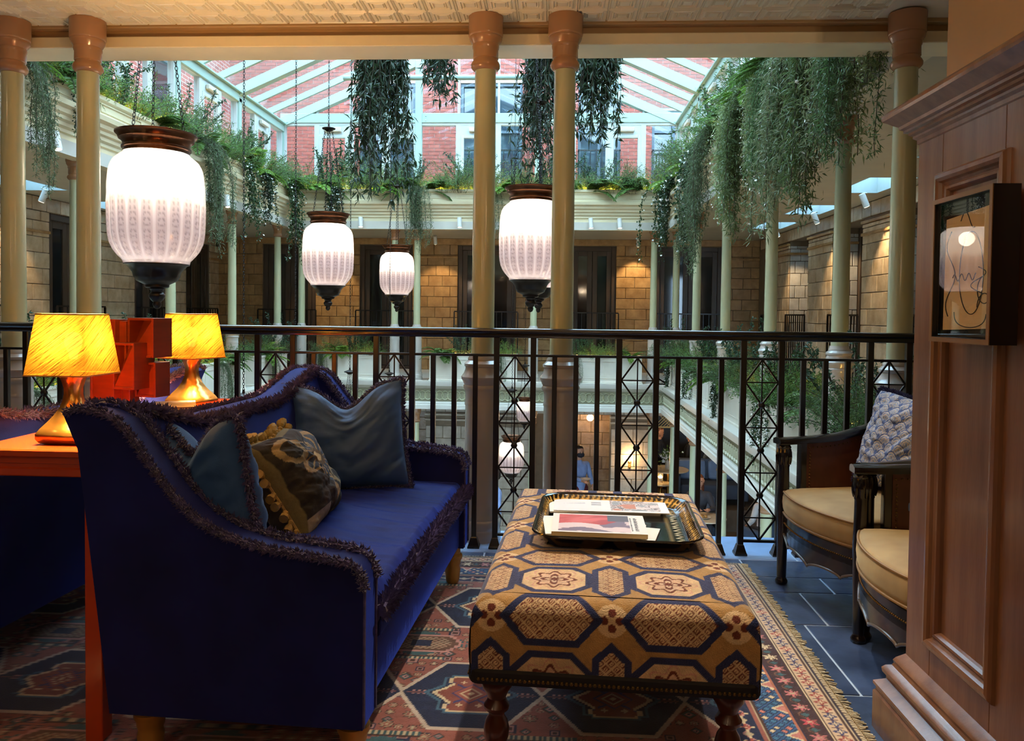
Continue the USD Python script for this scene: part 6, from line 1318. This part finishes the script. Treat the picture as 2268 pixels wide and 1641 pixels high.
# ---------------------------------------------------------------- lounge and people on the ground floor
def blob(chain, res=.02, it=6):
    """One continuous surface over a list of bones ((p, r), (q, s))."""
    sph = lambda c, r: trimesh.creation.icosphere(1, r).vertices * 1.0 + np.asarray(c)
    tot = None
    for (p, r), (q, s) in chain:
        h = m3.Manifold.hull_points(np.vstack([sph(p, r), sph(q, s)])); tot = h if tot is None else tot + h
    tot = tot.refine_to_length(res).to_mesh(); t = trimesh.Trimesh(np.array(tot.vert_properties[:, :3]), np.array(tot.tri_verts), process=True)
    trimesh.smoothing.filter_taubin(t, iterations=it); return np.array(t.vertices), np.array(t.faces)
SKIN = mat("skin", "C08A6C", .5, var=.04, scale=20)
def person(label, loc, rz, pose, top, low, hair, long_hair=False, mask=None, armL=None, armR=None, s=1., apron=None):
    """Local frame: facing +x. Standing 1.7 m, or seated with the hips 0.47 m above the floor."""
    t = thing("person", label, "person", loc, rz, scale=s if s != 1 else None)
    if pose == "stand": hz = .90; kn = [(.02, .1, .48), (.02, -.1, .48)]; an = [(-.01, .1, .07), (-.01, -.1, .07)]
    else: hz = .52; kn = [(.42, .11, .50), (.42, -.11, .50)]; an = [(.40, .11, .07), (.40, -.11, .07)]
    sh = hz + .50; nk = hz + .57; hd = hz + .72
    armL = armL or [(.03, .25, sh - .28), (.20, .20, sh - .42)]; armR = armR or [(.03, -.25, sh - .28), (.20, -.20, sh - .42)]
    head = [((.0, 0, hd - .02), .085), ((.005, 0, hd + .035), .092)]
    body = [(head[0], head[1]), (((.03, 0, hd - .075), .05), ((.01, 0, hd - .01), .075)), (((0, 0, nk - .04), .05), ((0, 0, hd - .06), .048)), (((.085, 0, hd - .015), .012), ((.075, 0, hd + .02), .012)), (((0, .085, hd - .01), .016), ((0, .085, hd + .02), .02)), (((0, -.085, hd - .01), .016), ((0, -.085, hd + .02), .02))]
    hands = []
    for e, w in (armL, armR):
        e, w = np.array(e), np.array(w); d = (w - e) / np.linalg.norm(w - e); body.append(((tuple(e), .035), (tuple(w), .026))); q = w + d * .05; body.append(((tuple(w), .024), (tuple(q), .034)))
        sd = np.cross(d, [0, 0, 1]); sd /= np.linalg.norm(sd) + 1e-9
        for k in range(4): b = q + sd * (k - 1.5) * .018; f = b + d * (.065 - .012 * abs(k - 1.3)); body.append(((tuple(b), .011), (tuple(f - [0, 0, .01]), .008)))
        body.append(((tuple(w + d * .03 + sd * .025), .011), (tuple(w + d * .07 + sd * .055), .009)))
    for k in range(2): body.append((((an[k][0], an[k][1], .09), .038), ((an[k][0], an[k][1], .07), .04)))
    put("body", blob(body, .018, 4), SKIN, t, smooth=True)
    tor = [(((0, 0, hz + .02), .135), ((0, 0, hz + .22), .13)), (((0, 0, hz + .22), .13), ((.0, .06, sh - .10), .125)), (((0, 0, hz + .22), .13), ((.0, -.06, sh - .10), .125)), (((0, .17, sh - .03), .065), ((0, -.17, sh - .03), .065)), (((0, 0, sh - .05), .10), ((0, 0, nk - .03), .058))]
    for sg, (e, w) in ((1, armL), (-1, armR)): tor += [(((0, sg * .18, sh - .04), .065), (tuple(e), .05)), ((tuple(e), .05), (tuple(np.array(w) * .8 + np.array(e) * .2), .042))]
    put("shirt", blob(tor, .03, 5), top, t, smooth=True)
    leg = [(((0, .09, hz), .115), ((0, -.09, hz), .115))]
    for k, sg in ((0, 1), (1, -1)): leg += [(((0, sg * .09, hz), .11), (kn[k], .072)), ((kn[k], .07), (tuple(np.array(an[k]) + [0, 0, .04]), .048))]
    put("trousers", blob(leg, .035, 5), low, t, smooth=True)
    put("shoes", cat(*[blob([(((an[k][0] - .03, an[k][1], .045), .045), ((an[k][0] + .15, an[k][1], .032), .036))], .03, 2) for k in (0, 1)]), mat("black_shoe", "141214", .35), t, smooth=True)
    hr = [(((-.025, 0, hd + .03), .092), ((.0, 0, hd + .06), .088)), (((-.05, 0, hd - .03), .07), ((-.03, 0, hd + .04), .088))]
    if long_hair: hr += [(((-.05, .03, hd), .075), ((-.06, .05, sh - .05), .06)), (((-.05, -.03, hd), .075), ((-.06, -.05, sh - .05), .06))]
    put("hair", blob(hr, .03, 3), hair, t, smooth=True)
    put("eyes", cat(*[move(trimesh.creation.icosphere(1, .010), (.082, y, hd + .012)) for y in (.032, -.032)]), mat("eye_dark", "1E1612", .2), t)
    put("mouth", bar((.079, .024, hd - .06), (.079, -.024, hd - .06), .008, .008), mat("lips", "8E4A40", .5), t)
    if mask: put("face_mask", blob([(((.055, .03, hd - .045), .052), ((.055, -.03, hd - .045), .052)), (((.085, 0, hd - .035), .03), ((.075, 0, hd - .075), .03))], .02, 3), mask, t, smooth=True)
    return t
DK = lambda n, h: mat(n, h, .8, var=.08, scale=6)
HAIRB, HAIRR = mat("dark_hair", "1E1410", .5), mat("auburn_hair", "5E3018", .5)
BLUS, NVS, WHS, BLK, RED, GRY = DK("blue_shirt", "7F93BE"), DK("navy_jacket", "1C2230"), DK("white_shirt", "CFC4BC"), DK("black_cloth", "16161A"), DK("dark_red_apron", "5A1A1E"), DK("grey_trousers", "3A3C44")
person("person in pale blue shirt and dark face mask carrying a plate, below the far gallery", (.56, 15.3, ZG), -60, "stand", BLUS, RED, HAIRB, mask=DK("dark_mask", "22242E"), armR=[(.10, -.24, 1.16), (.34, -.12, 1.12)])
person("person in blue shirt standing below the lit lantern, arm lowered", (-.95, 13.0, ZG), 200, "stand", BLUS, GRY, HAIRB, armL=[(.0, .26, 1.14), (.06, .27, .90)], armR=[(.0, -.26, 1.14), (.06, -.27, .90)])
ZD = -2.72
put("slab", box(1.95, 6.2, 15.7, 19.6, ZG, ZD), GFL, struct("floor_dais", "raised floor at the back of the lounge below"))
person("person with auburn hair in a navy jacket seated beside a dark haired companion", (2.46, 17.7, ZD), -15, "sit", NVS, GRY, HAIRR)
person("person with long dark hair in black, seated facing the one in navy", (3.10, 17.45, ZD), 165, "sit", BLK, BLK, HAIRB, True)
person("person in grey seated at the round food table, forearms reaching over the table", (2.78, 14.62, ZG), -90, "sit", GRY, GRY, HAIRR, True, armL=[(.16, .24, .76), (.40, .10, .80)], armR=[(.16, -.24, .76), (.40, -.10, .80)])
person("person in a white shirt seated with back turned, low behind the right balusters", (3.80, 13.9, ZG), 120, "sit", WHS, GRY, HAIRB)
UPH = DK("slate_upholstery", "3E4A5C"); UPC = DK("pale_blue_upholstery", "6A7C96"); TOPM = mat("table_marble", "D9CBB0", .25, var=.06, scale=6)
def club(label, loc, rz, w=.8, m=UPH, name="club_chair"):
    t = thing(name, label, "chair" if w < 1 else "sofa", loc, rz)
    put("seat", rect_loft(-.34, .34, -w / 2 + .12, w / 2 - .12, [(-.02, .14), (0, .16), (0, .40), (-.02, .43), (-.08, .445)], .05, 5), m, t, smooth=40)
    put("backrest", rect_loft(-.42, -.28, -w / 2, w / 2, [(0, .12), (0, .80), (-.02, .84), (-.05, .86)], .05, 5), m, t, smooth=40)
    for sg in (-1, 1): put("arm", rect_loft(-.36, .34, sg * (w / 2 - .06) - .06, sg * (w / 2 - .06) + .06, [(0, .12), (0, .58), (-.02, .61), (-.05, .62)], .05, 5), m, t, smooth=40)
    for x in (-.34, .28):
        for y in (-1, 1): put("leg", move(lathe([(.014, 0), (.024, .13)], 10), (x, y * (w / 2 - .08), 0)), EBON, t)
    k = max(1, int(w / .7))
    for j in range(k): put("back_cushion", move(rect_loft(-.05, .05, -.28, .28, [(-.04, 0), (0, .03), (.01, .2), (0, .37), (-.04, .40)], .06, 5), (-.20, (j - (k - 1) / 2) * .62, .45), ry=-12), UPC, t, smooth=40)
club("slate blue banquette with pale cushions at the back of the lounge, under the couple", (2.15, 17.75, ZD), -15, 1.0, name="banquette"); club("slate blue chair of the long haired person on the raised floor", (3.18, 17.43, ZD), 165, .85)
club("slate blue sofa with two pale cushions behind the far right ground floor columns", (3.3, 16.3, ZD), -90, 1.5, name="banquette"); club("dark club chair under the person in grey", (2.78, 14.72, ZG), -90, .8)
club("dark club chair under the person in the white shirt", (3.86, 13.80, ZG), 120, .8); club("empty slate club chair seen through the right lattice panel", (3.2, 10.9, ZG), 150, .85)
def rtable(label, loc, r, h, name="round_table"):
    t = thing(name, label, "table", loc); put("top", lathe([(r - .02, h - .03), (r, h - .02), (r, h - .005), (r - .01, h)], 40), TOPM, t, smooth=40); put("pedestal", lathe([(.2, 0), (.2, .02), (.05, .05), (.03, .3), (.035, h - .1), (.12, h - .03)], 24), BRASS, t, smooth=40); return t
rtable("round marble table with food in front of the person in grey", (2.78, 14.02, ZG), .38, .72)
rtable("round marble table with white flowers, on the raised lounge floor", (2.45, 16.25, ZD), .42, .70)
rtable("low round gilt side table with a glass bottle, at the edge of the raised floor", (2.25, 15.98, ZD), .0 + .24, .46, "side_table")
pl = thing("plate", "plate of food on the table of the person in grey", "plate", (2.74, 13.95, ZG + .721)); put("dish", lathe([(.06, 0), (.11, .012), (.13, .022), (.125, .02), (.06, .008)], 24), WHITE, pl); put("food", cat(*[move(trimesh.creation.icosphere(1, .03), (.04 * math.cos(a), .04 * math.sin(a), .03)) for a in (0, 2, 4)]), mat("bread", "B5803E", .7, var=.2, scale=20), pl)
tp = thing("plate", "plate held by the masked person in blue", "plate", (.66, 14.98, ZG + 1.14)); put("dish", lathe([(.06, 0), (.10, .012), (.12, .022), (.115, .02), (.06, .008)], 24), WHITE, tp)
vs = thing("flower_vase", "vase of white and green flowers on the raised lounge table", "vase", (2.43, 16.2, ZD + .701)); put("vase", lathe([(.05, 0), (.06, .05), (.05, .14), (.04, .18)], 20), WHITE, vs)
g = np.random.default_rng(77); P_ = g.normal(0, .07, (60, 3)) * [1, 1, .9] + [0, 0, .27]
put("foliage", leaves(P_, P_ - [0, 0, .15], .09, .04, 5), FERNG, vs); put("flowers", flower_mesh(P_[:30] * 1.15 - [0, 0, .03], g, .035), PETAL, vs)
bt = thing("glass_bottle", "clear glass bottle lamp on the gilt side table", "bottle", (2.25, 15.98, ZD + .461)); put("body", lathe([(.05, 0), (.055, .02), (.055, .2), (.02, .26), (.02, .32)], 20), graph("clear_glass", {"p": ("principled_bsdf", dict(base_color=(1, .95, .85), roughness=.03, transmission_weight=.9))}, [], "p.BSDF"), bt, smooth=40); put("flame", move(trimesh.creation.icosphere(1, .03), (0, 0, .12)), _mats["lamp_bulb"], bt)
wsn = thing("wall_sconce", "small brass wall light on the pale ground floor pier behind the right lattice", "wall lamp", (1.50, GY - .03, -1.62)); put("bracket", lathe([(.01, -.14), (.03, -.10), (.02, -.03), (.035, 0), (.02, .02)], 14), BRASS, wsn); put("flame_bulb", lathe([(.014, .02), (.024, .05), (.018, .09), (.004, .13)], 12), _mats["lamp_bulb"], wsn)
put("lattice_screen", cat(*[bar((1.98 + k * .06, 15.1, -.98 + .0), (1.98 + k * .06 + .34, 15.1, -.64), .014) for k in range(18)] + [bar((1.98 + k * .06 + .34, 15.11, -.98), (1.98 + k * .06, 15.11, -.64), .014) for k in range(18)] + [box(1.97, 3.4, 15.09, 15.12, -1.0, -.97)]), mat("gilt_lattice", "8A6A34", .4, metal=.5), data(_path("/World", "lattice_screen_panel") if 0 else UsdGeom.Xform.Define(stage, _path("/World", "screen")).GetPath().pathString, "gilt lattice screen over the lounge opening at the far right", "screen"))
UsdLux_l = UsdLux.SphereLight.Define(stage, f"{wsn}/bulb_light"); UsdLux_l.CreateRadiusAttr(.03); UsdLux_l.CreateColorAttr(Gf.Vec3f(1, .62, .28)); UsdLux_l.CreateIntensityAttr(300.); UsdLux_l.AddTranslateOp().Set(Gf.Vec3d(0, -.10, .08))
# pendant lamps that light the lounge
for lab, x, y, z in (("small glowing globe lamp over the raised lounge floor", 2.6, 16.9, -.95), ("small glowing globe lamp over the food table", 3.1, 14.4, -.95), ("small glowing globe lamp in the sand coloured recess", .8, 16.0, -.95)):
    t = thing("globe_lamp", lab, "lamp", (x, y, z), group="lounge globe lamps"); put("globe", trimesh.creation.icosphere(2, .07), graph("globe_glow", {"e": ("emission", dict(color=(1, .66, .34), strength=60.))}, [], "e.emission") if "globe_glow" not in _mats else _mats["globe_glow"], t, smooth=True); put("rod", box(-.005, .005, -.005, .005, .06, .449), BRASS, t)
put("ground", box(-40, 40, -40, 60, ZG - .6, ZG - .4), mat("outside_ground", "6A6660", .9), struct("ground_outside", "paved ground far below outside the building"))
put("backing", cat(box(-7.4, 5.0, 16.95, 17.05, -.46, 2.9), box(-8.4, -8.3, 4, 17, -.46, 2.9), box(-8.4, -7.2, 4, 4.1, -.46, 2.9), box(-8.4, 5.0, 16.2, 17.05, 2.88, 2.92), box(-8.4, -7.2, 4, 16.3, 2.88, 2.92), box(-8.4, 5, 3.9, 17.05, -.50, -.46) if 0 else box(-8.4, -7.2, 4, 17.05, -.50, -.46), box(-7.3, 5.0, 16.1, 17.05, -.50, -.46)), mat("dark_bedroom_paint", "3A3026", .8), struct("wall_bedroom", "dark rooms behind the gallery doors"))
